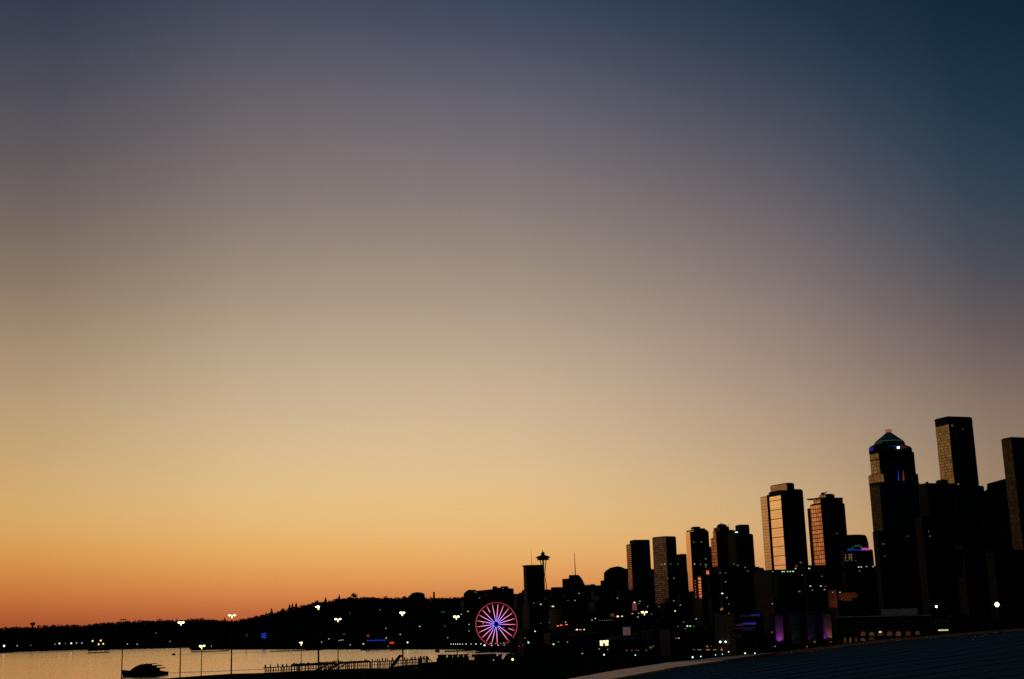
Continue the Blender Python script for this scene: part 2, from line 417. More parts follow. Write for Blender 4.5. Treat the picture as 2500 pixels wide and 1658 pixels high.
def make_tree(kindc, h, seed, label, cat):
    t = thing({'conifer':'conifer_tree','leafy':'broadleaf_tree'}[kindc], label, cat, (0,0,0), 'trees standing up from the wooded ridge')
    tr = MB(); tr.tube([(0,0,-3),(0,0,h*.4),(0.1*h*.2,0,h*.8)], [h*.03,h*.022,h*.008], 6)
    for k in range(5):
        th = k*2.4; z = h*(.3+.08*k); tr.tube([(0,0,z),(math.cos(th)*h*.15, math.sin(th)*h*.15, z+h*.12)], [h*.01,h*.004], 4)
    tr.build('trunk', M['bark'], t)
    crown_mesh('crown', h, kindc, seed).build('crown', M['needle' if kindc == 'conifer' else 'leaf'], t)
    return t
TL = 'dark %s poking above the wooded ridge line'
used_proto = {}
def put_tree(kindc, x, ybase_top, hpx, D=3760, label=None):
    """tree whose top is at pixel (x, ytop)"""
    top = P(x, ybase_top, D); h = hpx*1.35*D/F; key = (kindc, round(h/3))
    lab = label or (TL % {'conifer':'pointed conifer','leafy':'round leafy tree'}[kindc])
    loc = Vector((top.x, top.y, top.z-h))
    if key not in used_proto:
        t = make_tree(kindc, h, len(used_proto)+3, lab, 'tree'); t.location = loc; used_proto[key] = t
    else:
        t = dup(used_proto[key], loc, lab); t.rotation_euler.z = random.uniform(0, 6)
    return t
for x, yt, hp, lab in ((663,1484,17,'lone narrow conifer on the slope, left of the three close conifers'),(678,1490,12,None),(707,1474,14,None),(714,1472,14,None),(723,1470,16,None),
    (795,1457,16,'tall conifer just right of the round-topped tree cluster by the bright mast light'),(828,1451,16,'sharp conifer on the ridge above the twin-headed lamp mast'),(880,1456,9,None),(848,1455,10,None),(1022,1455,10,None),(940,1456,8,None),(966,1456,8,None),
    (15,1527,10,None),(40,1525,10,None),(60,1529,8,None),(168,1524,8,None),(250,1518,10,None),(262,1517,10,None),(330,1512,9,None),(347,1513,8,None),(384,1511,9,None),(410,1511,9,None),(432,1508,10,None),(490,1509,11,None),(527,1511,8,None),(548,1508,11,None),(566,1512,9,None),(588,1511,10,None),(650,1494,8,None),(735,1474,10,None),(1100,1458,8,None),(1116,1457,9,None),(1040,1457,8,None),(1078,1458,8,None)):
    put_tree('conifer', x, yt, hp, label=lab)
for x, yt, hp, lab in ((770,1467,18,'widest round-topped tree cluster on the ridge behind the bright mast light'),(780,1468,16,None),(760,1471,14,None),(862,1447,20,'big round tree standing tallest on the ridge left of the mast'),(822,1461,12,None),(838,1460,10,None),(895,1457,10,None),(610,1507,12,None),(625,1504,11,None),(640,1500,10,None),
    (690,1485,12,None),(745,1477,12,None),(110,1527,9,None),(130,1526,9,None),(185,1526,9,None),(215,1526,8,None),(290,1518,9,None),(310,1517,9,None),(460,1511,10,None),(510,1513,10,None),(910,1458,9,None),(985,1456,11,None),(1062,1460,8,None),(1130,1458,9,None)):
    put_tree('leafy', x, yt, hp, label=lab)
def woodland():
    rnd = random.Random(5); mb = MB()
    for row, (D0, q) in enumerate(((3790,1),(3720,1),(3600,.9),(3400,.8),(3150,.6))):
        x = -60
        while x < 1265:
            x += rnd.uniform(2.5, 5); D = D0+rnd.uniform(-30,30)
            p = P(x, 1520, D); az = math.atan2(p.x, p.y)
            z = terr(az, D); h = rnd.uniform(6, 11)+max(0,rnd.gauss(0,1.6))
            if x > 1150: h *= .7
            r_ = h*rnd.uniform(.4,.6); con = rnd.random() < .22
            for k in range(46 if row < 2 else 26):
                t = rnd.random(); th = rnd.uniform(0, 2*PI)
                if con: rr = h*.3*(1-t)*rnd.uniform(.3,1); zz = h*(-.1+1.25*t); s = 1.1*(1.3-t)+.3
                else:
                    st = math.sqrt(max(0, 1-(2*t-1)**2)); rr = r_*st*rnd.uniform(.6,1); zz = h*(-.15+1.1*t); s = 1.9
                c = Vector((p.x+math.cos(th)*rr, p.y+math.sin(th)*rr, z+zz))
                a = Vector((rnd.gauss(0,1), rnd.gauss(0,1), rnd.gauss(0,.6))).normalized(); b = a.cross(Vector((rnd.gauss(0,1), rnd.gauss(0,1), rnd.gauss(0,1)))).normalized()
                mb.poly([c-a*s-b*s*.7, c+a*s-b*s*.7, c+b*s])
    o = mb.build('woodland', M['leaf']); kind(o, 'stuff'); return o
woodland()

# ------------------------------------------------------------------ buildings from corner columns
def az2(x, y): return azel(x, y)[0]
def isect(C, dirn, az):
    # C + s*dirn lies on azimuth az
    sx, cx_ = math.sin(az), math.cos(az)
    den = dirn.x*cx_ - dirn.y*sx
    return (C.y*sx - C.x*cx_)/den
class Bld:
    def __init__(s, name, label, D, g, xc, cat='building', group=None):
        s.D = D; s.g = R(g); s.u = Vector((math.sin(s.g), math.cos(s.g), 0)); s.v = Vector((math.cos(s.g), -math.sin(s.g), 0))
        p = P(xc, 1450, D); s.base = terr(math.atan2(p.x, p.y), D)-2
        s.root = thing(name, label, cat, (p.x, p.y, s.base), group)
    def foot(s, xl, xc, xr, y, D=None):
        D = D or s.D; C = P(xc, y, D); C.z = 0
        su = isect(C, s.u, az2(xl, y)) if xl < xc-.01 else 25
        sv = isect(C, s.v, az2(xr, y)) if xr > xc+.01 else 25
        su = max(1, min(su, 90)) if xl < xc-.01 else su
        return C, su, sv
    def block(s, xl, xc, xr, yt, yb=None, D=None, part='wall', mat=None, depth=None, roof=True, left=None, zb=None):
        """box with near corner at xc; left face to xl along u, right face to xr along v"""
        D = D or s.D; C, su, sv = s.foot(xl, xc, xr, yt, D)
        if depth: su2 = depth
        else: su2 = su
        zt = P(xc, yt, D).z; z0 = zb if zb is not None else (s.base if yb is None else P(xc, yb, D).z)
        A = C; B = C+s.v*sv; E = C+s.u*su2
        mb = MB(); mb.prism([(A.x,A.y),(B.x,B.y),((B+s.u*su2).x,(B+s.u*su2).y),(E.x,E.y)], z0, zt)
        o = mb.build(part, mat or M['tower_dark'], s.root)
        if roof:
            i = min(1.2, su2*.1, sv*.1); A2 = A+s.u*i+s.v*i; B2 = B+s.u*i-s.v*i; E2 = E-s.u*i+s.v*i; F2 = B2+s.u*(su2-2*i)
            mb = MB(); mb.prism([(A2.x,A2.y),(B2.x,B2.y),(F2.x,F2.y),(E2.x,E2.y)], zt+.003, zt+.9); mb.build('roof', M['roofing'], s.root)
        if left: s.panel(C, su, z0, zt, left)
        return C, su, sv, z0, zt
    def panel(s, C, su, z0, z1, mat, part='glass_facade', s0=0.0, out=.25):
        """skin on the left face from s0 to su along u"""
        a = C - s.v*out + s.u*(s0+.3); b = C - s.v*out + s.u*(su-.3); c = C - s.v*.003 + s.u*(su-.3); d = C - s.v*.003 + s.u*(s0+.3)
        mb = MB(); mb.prism([(a.x,a.y),(b.x,b.y),(c.x,c.y),(d.x,d.y)], z0+.2, z1-.3); return mb.build(part, mat, s.root)
    def bandL(s, C, s0, s1, zs, h, mat, part, out=.6):
        mb = MB()
        for z in zs:
            a = C - s.v*out + s.u*s0; b = C - s.v*out + s.u*s1; c = C - s.v*.26 + s.u*s1; d = C - s.v*.26 + s.u*s0
            mb.prism([(a.x,a.y),(b.x,b.y),(c.x,c.y),(d.x,d.y)], z-h/2, z+h/2)
        return mb.build(part, mat, s.root)
    def outline(s, pts, depth, part, mat, D=None):
        """an upright outline given by columns/rows at distance D, extruded away from the eye"""
        D = D or s.D; cx = sum(p[0] for p in pts)/len(pts); a = az2(cx, 1450); n = Vector((math.sin(a), math.cos(a), 0))
        w = []
        for x, y in pts:
            d = ray(x, y); w.append(EYE + d*(D/d.dot(n)))
        mb = MB(); mb.extr(w, n*depth); return mb.build(part, mat, s.root)
    def mast(s, x, yt, yb, D=None, r_=.5, part='antenna', mat=None):
        D = D or s.D; t = P(x, yt, D); b = P(x, yb, D); mb = MB(); mb.tube([(t.x,t.y,b.z),(t.x,t.y,t.z)], [r_, r_*.5], 6); return mb.build(part, mat or M['steel'], s.root)

HERO = []
# tower right of the needle: T1
b = Bld('office_tower', 'dark slab tower with stepped top, first of the close group right of the dome', 2500, -20, 1540)
C,su,sv,z0,z1 = b.block(1528.7,1540,1586.6,1329, left=M['g_dots']); b.panel(C,su,z0,z1,M['tower_brown'],'glass_facade',out=.3) if False else None
b.block(1544.5,1548,1586,1319,1329.5, D=2506, part='penthouse', depth=20); HERO.append(b)
b = Bld('office_tower', 'square flat-topped tower with a wide greyish brown gridded left face', 2350, -42, 1625.5)
b.block(1592,1625.5,1650,1310, left=M['tower_brown']); HERO.append(b)
b = Bld('office_building', 'narrow low dark block between the brown gridded tower and the bright-edged tower', 2400, -20, 1662)
b.block(1652,1654,1662,1367,depth=20); b.block(1660,1663,1676,1353.5,depth=20)
b = Bld('residential_tower', 'slim dark tower with a bright sunset-mirroring left edge and stepped crown', 2200, -20, 1685)
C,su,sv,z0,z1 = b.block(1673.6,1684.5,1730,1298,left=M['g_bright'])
b.block(1683,1686,1728,1294.5,1298.5,D=2206,part='parapet',depth=14,roof=False)
b.block(1692,1695,1710,1287,1295,D=2210,part='penthouse',depth=12); b.block(1709,1710.5,1722.5,1291,1295,D=2210,part='penthouse',depth=12)
b.block(1729,1731,1738,1336,D=2215,part='wing',depth=18)
mb = MB(); q = P(1683, 1294, 2199); mb.box((q.x,q.y,q.z+.4), 14, 1, .7, R(10)); mb.build('lit_ledge', emit('ledge_glow',(1,.72,.4),.35), b.root)
mb = MB(); q = P(1688, 1297.5, 2199); mb.box((q.x,q.y,q.z), 9, 1, .5, R(10)); mb.build('lit_ledge', emit('ledge_glow',(1,.72,.4),.35), b.root)
HERO.append(b)
b = Bld('residential_tower', 'round-crowned tower with two orange-lit steps on its left side', 2150, -20, 1745)
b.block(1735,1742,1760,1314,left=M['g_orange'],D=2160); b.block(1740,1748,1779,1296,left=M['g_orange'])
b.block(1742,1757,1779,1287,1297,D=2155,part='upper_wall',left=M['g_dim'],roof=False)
b.outline([(1750,1290),(1750,1284),(1753,1281),(1758,1279),(1766,1279),(1772,1281),(1777,1286),(1779,1295)],20,'crown',M['tower_dark'],D=2158)
b.mast(1760,1275,1280,2160,.7); b.mast(1779,1279,1295,2160,.5); b.block(1776,1777,1792,1294.7,D=2152,part='wing',depth=20)
HERO.append(b)
b = Bld('residential_tower', 'dark tower with raised box penthouse, joined close beside the round-crowned tower', 2100, -20, 1806)
b.block(1790,1795,1838.5,1305,depth=26); b.block(1803,1807,1829,1282,1306,D=2105,part='penthouse',depth=16); b.block(1789,1790.5,1805,1296,1306,D=2104,part='roof_deck',depth=16)
mb = MB(); q = P(1798, 1299.5, 2097); mb.box((q.x,q.y,q.z), 4, 1.2, 1.2, R(10)); mb.build('roof_light', emit('cool_lamp',(.8,1,.85),2), b.root)
HERO.append(b)

# B1 mirror tower
b = Bld('glass_tower', 'tall mirror-glass tower whose bright gold left face is ruled by dark floor lines', 1800, -24, 1905)
C,su,sv,z0,z1 = b.block(1876,1905.5,1960,1198)
C1,su1,_,_,_ = b.foot(1855.7,1905.5,1960,1206)[0], b.foot(1855.7,1905.5,1960,1206)[1],0,0,0
HB = P(1876,1210,1840).z
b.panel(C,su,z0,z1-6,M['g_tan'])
zs = [z1-12-k*12.3 for k in range(11)]
b.bandL(C,.3,su-.3,zs,.8,M['steel'],'spandrel_band')
E = C + b.u*su
mb = MB(); a=E-b.v*1.3; a2=a+b.u*3.2; c2=E+b.u*3.2; mb.prism([(a.x,a.y),(a2.x,a2.y),(c2.x,c2.y),(E.x,E.y)], z0, z1-3); mb.build('corner_fin', M['steel'], b.root)
W = E+b.u*3.2; # rear bay, set further back
sr = isect(W, b.u, az2(1855.7,1208))
mb = MB(); A=W; B_=W+b.v*24; mb.prism([(A.x,A.y),(B_.x,B_.y),((B_+b.u*sr).x,(B_+b.u*sr).y),((A+b.u*sr).x,(A+b.u*sr).y)], z0, z1-4); mb.build('rear_bay', M['tower_dark'], b.root)
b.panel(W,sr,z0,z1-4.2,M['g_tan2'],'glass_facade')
b.block(1899,1906,1922,1201,1214,D=1799.5,part='corner_ledge',mat=M['concrete'],depth=7)
b.block(1880,1921,1938.5,1180,1198,D=1806,part='penthouse',left=M['g_pent']); b.block(1936,1938,1959,1195.5,1198.5,D=1803,part='parapet',depth=16)
HERO.append(b)
# B2
b = Bld('glass_tower', 'copper-coloured glass tower with overhanging roof slab and a rooftop crane, right of the gold tower', 1700, -24, 2004)
C,su,sv,z0,z1 = b.block(1977.6,2004,2062,1229)
b.panel(C,su,z0+60,z1-1,M['g_orange']); 
C3,su3,_ = b.foot(1970,2004,2030,1239); 
mb = MB(); W=C+b.u*(su+.3); w2=W+b.u*max(2,su3-su); mb.prism([(W.x,W.y),((W+b.v*14).x,(W+b.v*14).y),((w2+b.v*14).x,(w2+b.v*14).y),(w2.x,w2.y)], z0, z1-4); mb.build('rear_bay', M['tower_dark'], b.root)
b.block(1985,2003,2057,1216,1229.5,D=1704,part='upper_storey',left=M['g_orange'])
b.block(1971,2000,2058.5,1214.5,1217,D=1700,part='roof_slab',mat=M['concrete'],roof=False)
b.block(1999,2016,2037,1207,1215,D=1712,part='penthouse',mat=M['concrete'],left=M['g_pent'])
b.outline([(2004,1203),(2005,1207),(2012,1206),(2018,1202),(2020,1198.6),(2015,1201.5),(2010,1202.5)],2,'roof_crane',M['steel'],D=1712)
b.mast(2010,1203,1211,1712,.7,'crane_post'); b.outline([(1969,1218),(1971,1220.5),(1985,1219),(1985,1216.5)],3,'roof_spur',M['steel'],D=1712)
HERO.append(b)
# domed hall with neon rim
b = Bld('domed_building', 'squat rounded building with green glow and blue and pink neon rim beside the copper tower', 1650, -22, 2090)
b.outline([(2060,1343),(2060,1306),(2068,1306),(2090,1305),(2112,1306),(2116,1311),(2120,1325),(2122,1343)],34,'upper_hall',M['tower_dark'])
b.block(2052,2060,2131,1344,mat=M['dk'][0])
b.outline([(2068,1344.6),(2068,1342),(2103,1341),(2103,1343.6)],1.2,'neon_rim',emit('blue_neon',(.02,.05,1),.3),D=1646)
b.outline([(2103.2,1343.4),(2103,1338),(2122,1338),(2124,1343)],1.2,'neon_rim',emit('pink_neon',(.7,.10,.6),.6),D=1646)
for k,(x,y) in enumerate(((2071,1340),(2079,1336),(2086,1331),(2093,1330),(2099,1333),(2106,1337))):
    b.outline([(x,y+4),(x,y),(x+5.5,y),(x+5.5,y+4)],.8,'lit_window',emit('green_window_%d'%(k%2),((.02,.16,.08),(.03,.1,.05))[k%2],.45),D=1646)
for y0,y1_ in ((1353,1357),(1359,1364),(1366,1370)):
    b.outline([(2063,y1_),(2063,y0),(2090,y0-1),(2090,y1_-1)],.8,'lit_window',facade('office_strip',(.5,.33,.2),(.05,.04,.03),2.4,8,.6,metal=1,rough=.2,lit=.5,litcol=(.9,.5,.25),litstr=.16),D=1645.5)
HERO.append(b)

# pyramid-topped tower
b = Bld('pyramid_tower', 'tall tower with rounded shoulders, pyramid roof and a small lit cap', 1600, -24, 2148)
C,su,sv,z0,z1 = b.block(2121.5,2147,2244.6,1178,mat=M['tower_dark'],roof=True)
b.panel(C,su,z0,z1-3,M['g_black'])
b.block(2119,2157,2241,1156,1178.3,D=1602,part='middle_tier',left=M['g_olive'])
C2,su2,sv2,za,zb_ = b.block(2122,2145,2231,1101,1157,D=1606,part='upper_shaft')
b.panel(C2,su2,za,zb_-2,M['g_olive'])
b.bandL(C2,0,su2,[zb_-9.5,zb_-1.2],1.2,M['steel'],'floor_band')
b.outline([(2121,1101.5),(2121,1096),(2124,1090.5),(2131,1087),(2141,1084),(2206,1083),(2216,1088.5),(2222,1090),(2226.5,1095),(2227,1101.5)],38,'shoulder',M['tower_dark'],D=1609)
cz = P(2172,1083,1628)
mb = MB(); s1 = 21
zt = P(2172,1055,1628).z; zbp = P(2172,1083,1628).z
nseg=8
mb.lathe((cz.x,cz.y,0),[(18.5,zbp-1),(18.5,zbp+.5),(16.3,zbp+3),(2.2,zt)],8); mb.build('pyramid_roof', plain('green_copper',(.03,.09,.08),rough=.35,metal=.5), b.root)
mb = MB(); mb.lathe((cz.x,cz.y,0),[(17.3,zbp+1.1),(17.7,zbp+2.0),(16.9,zbp+2.4)],8); mb.build('roof_trim', emit('teal_trim',(.03,.35,.22),.18), b.root)
mb = MB(); mb.box((cz.x,cz.y,zt+1.6),5.6,5.6,3.4,b.g); mb.build('lit_cap', emit('red_cap',(.42,.16,.10),.55), b.root)
b.outline([(2121.5,1102.5),(2121.5,1097),(2124.5,1092),(2131,1089),(2132.5,1096),(2132,1100)],.8,'neon_panel',emit('blue_panel',(.05,.05,.9),.2),D=1608)
b.outline([(2169,1092.5),(2169,1087),(2206,1087),(2206,1092.5)],.6,'neon_panel',emit('deep_blue_panel',(.0,.03,.35),.08),D=1607.9)
b.outline([(2199,1096),(2199,1086),(2213,1089),(2216,1094)],.6,'neon_panel',emit('dull_red_panel',(.35,.04,.02),.10),D=1607.2)
b.outline([(2190,1095),(2190,1091),(2196,1090.5),(2196,1095)],.8,'flood_light',emit('cool_white',(.7,.95,1),3),D=1606.5)
def blade(x0,x1,y0,y1_,col,s,D):
    b.outline([(x0-1.5,y1_),(x0-.3,y0),(x0+.6,y0),(x1+1.5,y1_)],.5,'neon_fin',emit('fin_%.2f'%col[0],col,s),D=D)
blade(2193,2195,1146,1173,(.04,.08,1),.2,1600); blade(2205,2207,1148,1173,(.8,.1,.04),.18,1600)
o = b.outline([(2138,1173),(2136,1163),(2137,1158),(2140,1163),(2143,1174)],.5,'neon_fin',emit('fin_red2',(.8,.08,.05),.3),D=1598)
HERO.append(b)

# right side masses
b = Bld('office_building', 'broad black block with small roof plant, between the pyramid tower and the tallest tower', 1500, -24, 2270)
b.block(2240,2262,2334,1181); b.block(2297,2300,2314,1172.5,1181.5,D=1512,part='roof_plant',depth=10,mat=M['concrete']); b.block(2262,2264,2267,1178,1181.5,D=1506,part='roof_plant',depth=3,mat=M['concrete'])
b.block(2326,2332,2402,1187,D=1508,part='wing'); HERO.append(b)
b = Bld('skyscraper', 'tallest tower, flat-topped with a speckled olive-gold left face under a dark band', 1750, -22, 2314)
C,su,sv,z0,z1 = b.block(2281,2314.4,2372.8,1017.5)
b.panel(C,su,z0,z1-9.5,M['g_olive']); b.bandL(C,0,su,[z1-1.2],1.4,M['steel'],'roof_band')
mb = MB();
HERO.append(b)
b = Bld('office_building', 'dark block with a sloping roof edge, tucked left of the rightmost tower', 1450, -24, 2420)
b.outline([(2390,1480),(2392,1207),(2409,1195),(2410,1181),(2453,1169),(2520,1165),(2520,1480)],40,'wall',M['tower_dark']); HERO.append(b)
b = Bld('skyscraper', 'rightmost tower, dark with a dull olive left face, cut off by the frame edge', 1400, -24, 2469)
C,su,sv,z0,z1 = b.block(2443.6,2469,2560,1068.5); b.panel(C,su,z0,z1-1,M['g_dim'],'glass_facade'); HERO.append(b)
# black masses beneath the towers
for nm,D,xl,xc,xr,yt,lab in (('office_building',1350,2130,2142,2236,1298,'black mid-rise in front of the foot of the pyramid tower'),
    ('office_building',1300,2232,2250,2340,1262,'black office block below the broad roof-plant block'),
    ('office_building',1250,2330,2350,2440,1330,'black block with a faint brown face under the tallest tower'),
    ('office_building',1180,2405,2425,2540,1345,'black block at the foot of the rightmost tower'),
    ('office_building',1400,2056,2062,2140,1395,'black block under the neon-rimmed dome'),
    ('office_building',1500,1955,1966,2060,1382,'black low block at the foot of the copper glass tower')):
    bb = Bld(nm,lab,D,-24,xc); bb.block(xl,xc,xr,yt,mat=random.choice(M['dk'])); HERO.append(bb)
bb = HERO[-4]; bb.outline([(2325,1410),(2323,1341),(2350,1341),(2352,1410)],.6,'glass_facade',M['g_dim'],D=1243)

# condos with serrated glass corners below the slim towers
b = Bld('condo_building', 'waterfront condo with two rust-orange strips of balconies catching the sunset', 1550, -24, 1712)
b.block(1690,1711,1724,1404,mat=M['dk'][0]); b.block(1715,1733,1752,1391,D=1565,part='rear_wing',mat=M['dk'][0])
for x0,x1,yt,yb,D in ((1704,1711.5,1408,1461,1549),(1724,1731.5,1392,1461,1549)):
    a_ = P(x1,yt,D); a_.z=0; s_ = isect(a_, b.u, az2(x0,yt)); za=P(x1,yb,D).z; zb2=P(x1,yt,D).z
    mb = MB(); fp=[a_, a_+b.v*4, a_+b.v*4+b.u*s_, a_+b.u*s_]; mb.prism([(p.x,p.y) for p in fp], za, zb2); mb.build('bay', M['dk'][0], b.root)
    b.panel(a_, s_, za, zb2, M['g_red'])
    k = 0; z = za+1
    while z < zb2-4:
        c = a_+b.u*(s_*.5)-b.v*1.4 if x0 > 1715 else a_+b.u*(s_+1.5)-b.v*1.0
        mb = MB(); mb.box((c.x,c.y,z+.6), 2.6 if x0>1715 else 5, 2.4, 1.1, b.g); mb.build('balcony', M['g_orange'] if k%2 else M['g_red'], b.root); z += 3.1; k += 1
HERO.append(b)
b = Bld('condo_building', 'dark condo with dotted vertical bay strips left of the gold tower', 1600, -24, 1800)
b.block(1748,1760,1845,1384,mat=M['dk'][1],depth=30)
for x0 in (1754,1808,1826,1838):
    b.outline([(x0+1,1446),(x0,1396),(x0+5,1396),(x0+6,1446)],1.5,'bay',M['g_dim'],D=1596)
HERO.append(b)
b = Bld('office_building', 'low dark block with thin rusty window strips at the foot of the gold tower', 1450, -24, 1895)
b.block(1868,1884,1962,1393,mat=M['dk'][2],depth=34)
b.outline([(1889,1460),(1888,1404),(1895,1404),(1897,1460)],1,'bay',facade('rust_bay',(.9,.45,.25),(.06,.04,.03),2,3,.7,metal=1,rough=.3),D=1446)
b.outline([(1902,1460),(1901,1418),(1904,1418),(1906,1460)],1,'bay',M['g_dim'],D=1446); HERO.append(b)
b = Bld('brick_building', 'rusty brown lit block with a slim end bay, below the copper tower', 1140, -24, 2045)
b.block(2018,2044,2110,1439,mat=M['dk'][0])
C4,su4,_ = b.foot(2022,2043,2046,1441,1139); b.outline([(2025,1483),(2022,1440),(2042,1440),(2045,1483)],1,'glass_facade',plain('rust_brick',(.34,.12,.07),rough=.9,spec=.1,var=.3,scale=.3),D=1131)
b.outline([(2049,1464),(2047,1448),(2088,1446),(2095,1452),(2095,1458),(2080,1462),(2080,1466),(2060,1467)],1,'glass_facade',plain('rust_brick_low',(.30,.11,.06),rough=.9,spec=.1,var=.3,scale=.3),D=1131); HERO.append(b)

# left centre: condo tower by the needle, domes
b = Bld('condo_tower', 'dark slab tower with a balcony-toothed left edge standing in front of the flying-saucer tower', 2300, -12, 1284)
b.block(1282.5,1285,1325.5,1381,depth=26,mat=M['dk'][1])
b.block(1279.5,1282,1326.5,1379.7,1382,D=2299,part='roof_slab',mat=M['concrete'],depth=28,roof=False)
z = b.base+20; top = P(1284,1382,2300).z
while z < top-2:
    q = P(1281.6,1400,2302); mb = MB(); mb.box((q.x-.2+0*z,q.y,z), 3.0, 8, .9, 0); mb.build('balcony', M['concrete'], b.root); z += 3.3
b.mast(1296.6,1340,1381,2306,.35); HERO.append(b)
b = Bld('apartment_building', 'stepped dark block with curved right shoulder carrying the tall thin radio mast', 2500, -15, 1400)
b.outline([(1374,1480),(1372.6,1413.5),(1388.5,1412.5),(1389,1404),(1412,1403.5),(1417,1408),(1423,1417),(1429,1431),(1432,1480)],32,'wall',M['dk'][0])
b.mast(1402.6,1350,1404,2512,.9,'radio_mast'); HERO.append(b)
b = Bld('apartment_building', 'dark building with a broad rounded roof, left of the first flat-topped tower', 2450, -15, 1500)
b.outline([(1467,1480),(1466,1418),(1474,1417),(1474.5,1398),(1480,1393),(1488,1387),(1497,1384.5),(1508,1382.5),(1517,1384),(1526,1388),(1533,1389),(1536,1480)],36,'wall',M['dk'][2]); HERO.append(b)
b = Bld('apartment_building', 'long dark block with two raised roof boxes on the ridge above the big wheel', 2900, -12, 1190)
b.outline([(1133,1500),(1132,1449),(1138,1444),(1143,1440),(1162,1440),(1163,1442.5),(1202,1438.5),(1203,1431.5),(1213.5,1431.5),(1214,1435),(1222,1434.5),(1224,1431.5),(1239,1431),(1242,1436),(1254,1437),(1256,1500)],30,'wall',M['dk'][1]); HERO.append(b)
b = Bld('apartment_building', 'flat-topped dark block standing up from the treeline of the ridge', 3600, 0, 1016)
b.outline([(996,1480),(996,1457),(1001,1453),(1007,1447.5),(1019,1445.5),(1030,1447),(1036.5,1450),(1038,1462),(1039,1480)],30,'wall',M['dk'][0]); HERO.append(b)
b = Bld('chimney', 'lone slim chimney rising from the ridge trees right of the flat-topped block', 3600, 0, 1059.5, cat='chimney')
q = P(1059.6,1462,3600); b.root.location = (q.x,q.y,q.z-25)
mb = MB(); zt = P(1059.6,1445.5,3600).z; mb.tube([(q.x,q.y,q.z-25),(q.x,q.y,zt-2),(q.x,q.y,zt)], [2.9,2.5,2.6], 10); mb.build('shaft', M['concrete'], b.root)
mb = MB(); mb.tube([(q.x,q.y,zt-1.4),(q.x,q.y,zt-.5)], 3.2, 10); mb.build('rim', M['concrete'], b.root)
# water tower on far ridge
q = P(79.5,1533,3700); t = thing('water_tower', 'bulbous water tower above the far left treeline', 'water tower', (q.x,q.y,q.z-16))
zt = P(79.5,1519.5,3700).z; mb = MB(); mb.lathe((q.x,q.y,zt),[(1,0),(4.5,-.8),(6.6,-2.6),(6.4,-4.6),(4.5,-7),(2.5,-8.6),(2.2,-9)],14); mb.build('tank', M['concrete'], t)
mb = MB(); mb.tube([(q.x,q.y,q.z-16),(q.x,q.y,zt-8.6)],[2.4,2.0],10); mb.build('stem', M['concrete'], t)

# observation tower
def needle():
    D = 4000; k = D/F; c = P(1325.9,1367,D); base = tz(c)-1
    t = thing('observation_tower', 'saucer-topped observation tower on slender splayed legs beside the dark slab tower', 'tower', (c.x,c.y,base))
    zz = lambda y: P(1325.9,y,D).z
    mb = MB(); mb.lathe((c.x,c.y,0),[(14*k,zz(1367.6)),(14.5*k,zz(1366.6)),(13*k,zz(1364)),(17.6*k,zz(1361.8)),(18.4*k,zz(1361)),(13*k,zz(1358)),(8*k,zz(1356.5)),(4.5*k,zz(1355)),(4*k,zz(1353))],32); mb.build('saucer', M['steel'], t)
    mb = MB(); mb.lathe((c.x,c.y,0),[(3.4*k,zz(1353.5)),(5*k,zz(1351)),(5.2*k,zz(1349.6)),(2.2*k,zz(1348.6)),(.8*k,zz(1346.5)),(.3*k,zz(1341))],16); mb.build('crown', M['steel'], t)
    mb = MB(); mb.tube([(c.x,c.y,base),(c.x,c.y,zz(1364))],2.1*k,10); mb.build('core', M['steel'], t)
    for i in range(3):
        th = PI/2+R(4)+i*2*PI/3*1.0 + PI/6*0
        for s in (-1,1):
            pts = []; rr = []
            for y, hw in ((1364,8.3),(1378,6.4),(1392,4.4),(1402,3.4),(1416,4.4),(1432,6.4),(1450,9)):
                a = th + s*.10; z = zz(y)
                pts.append((c.x+math.cos(a)*hw*k, c.y+math.sin(a)*hw*k, z)); rr.append(.8*k)
            pts.append((c.x+math.cos(th+s*.1)*12*k, c.y+math.sin(th+s*.1)*12*k, base)); rr.append(.6*k)
            mb = MB(); mb.tube(pts, rr, 6); mb.build('leg', M['steel'], t)
needle()

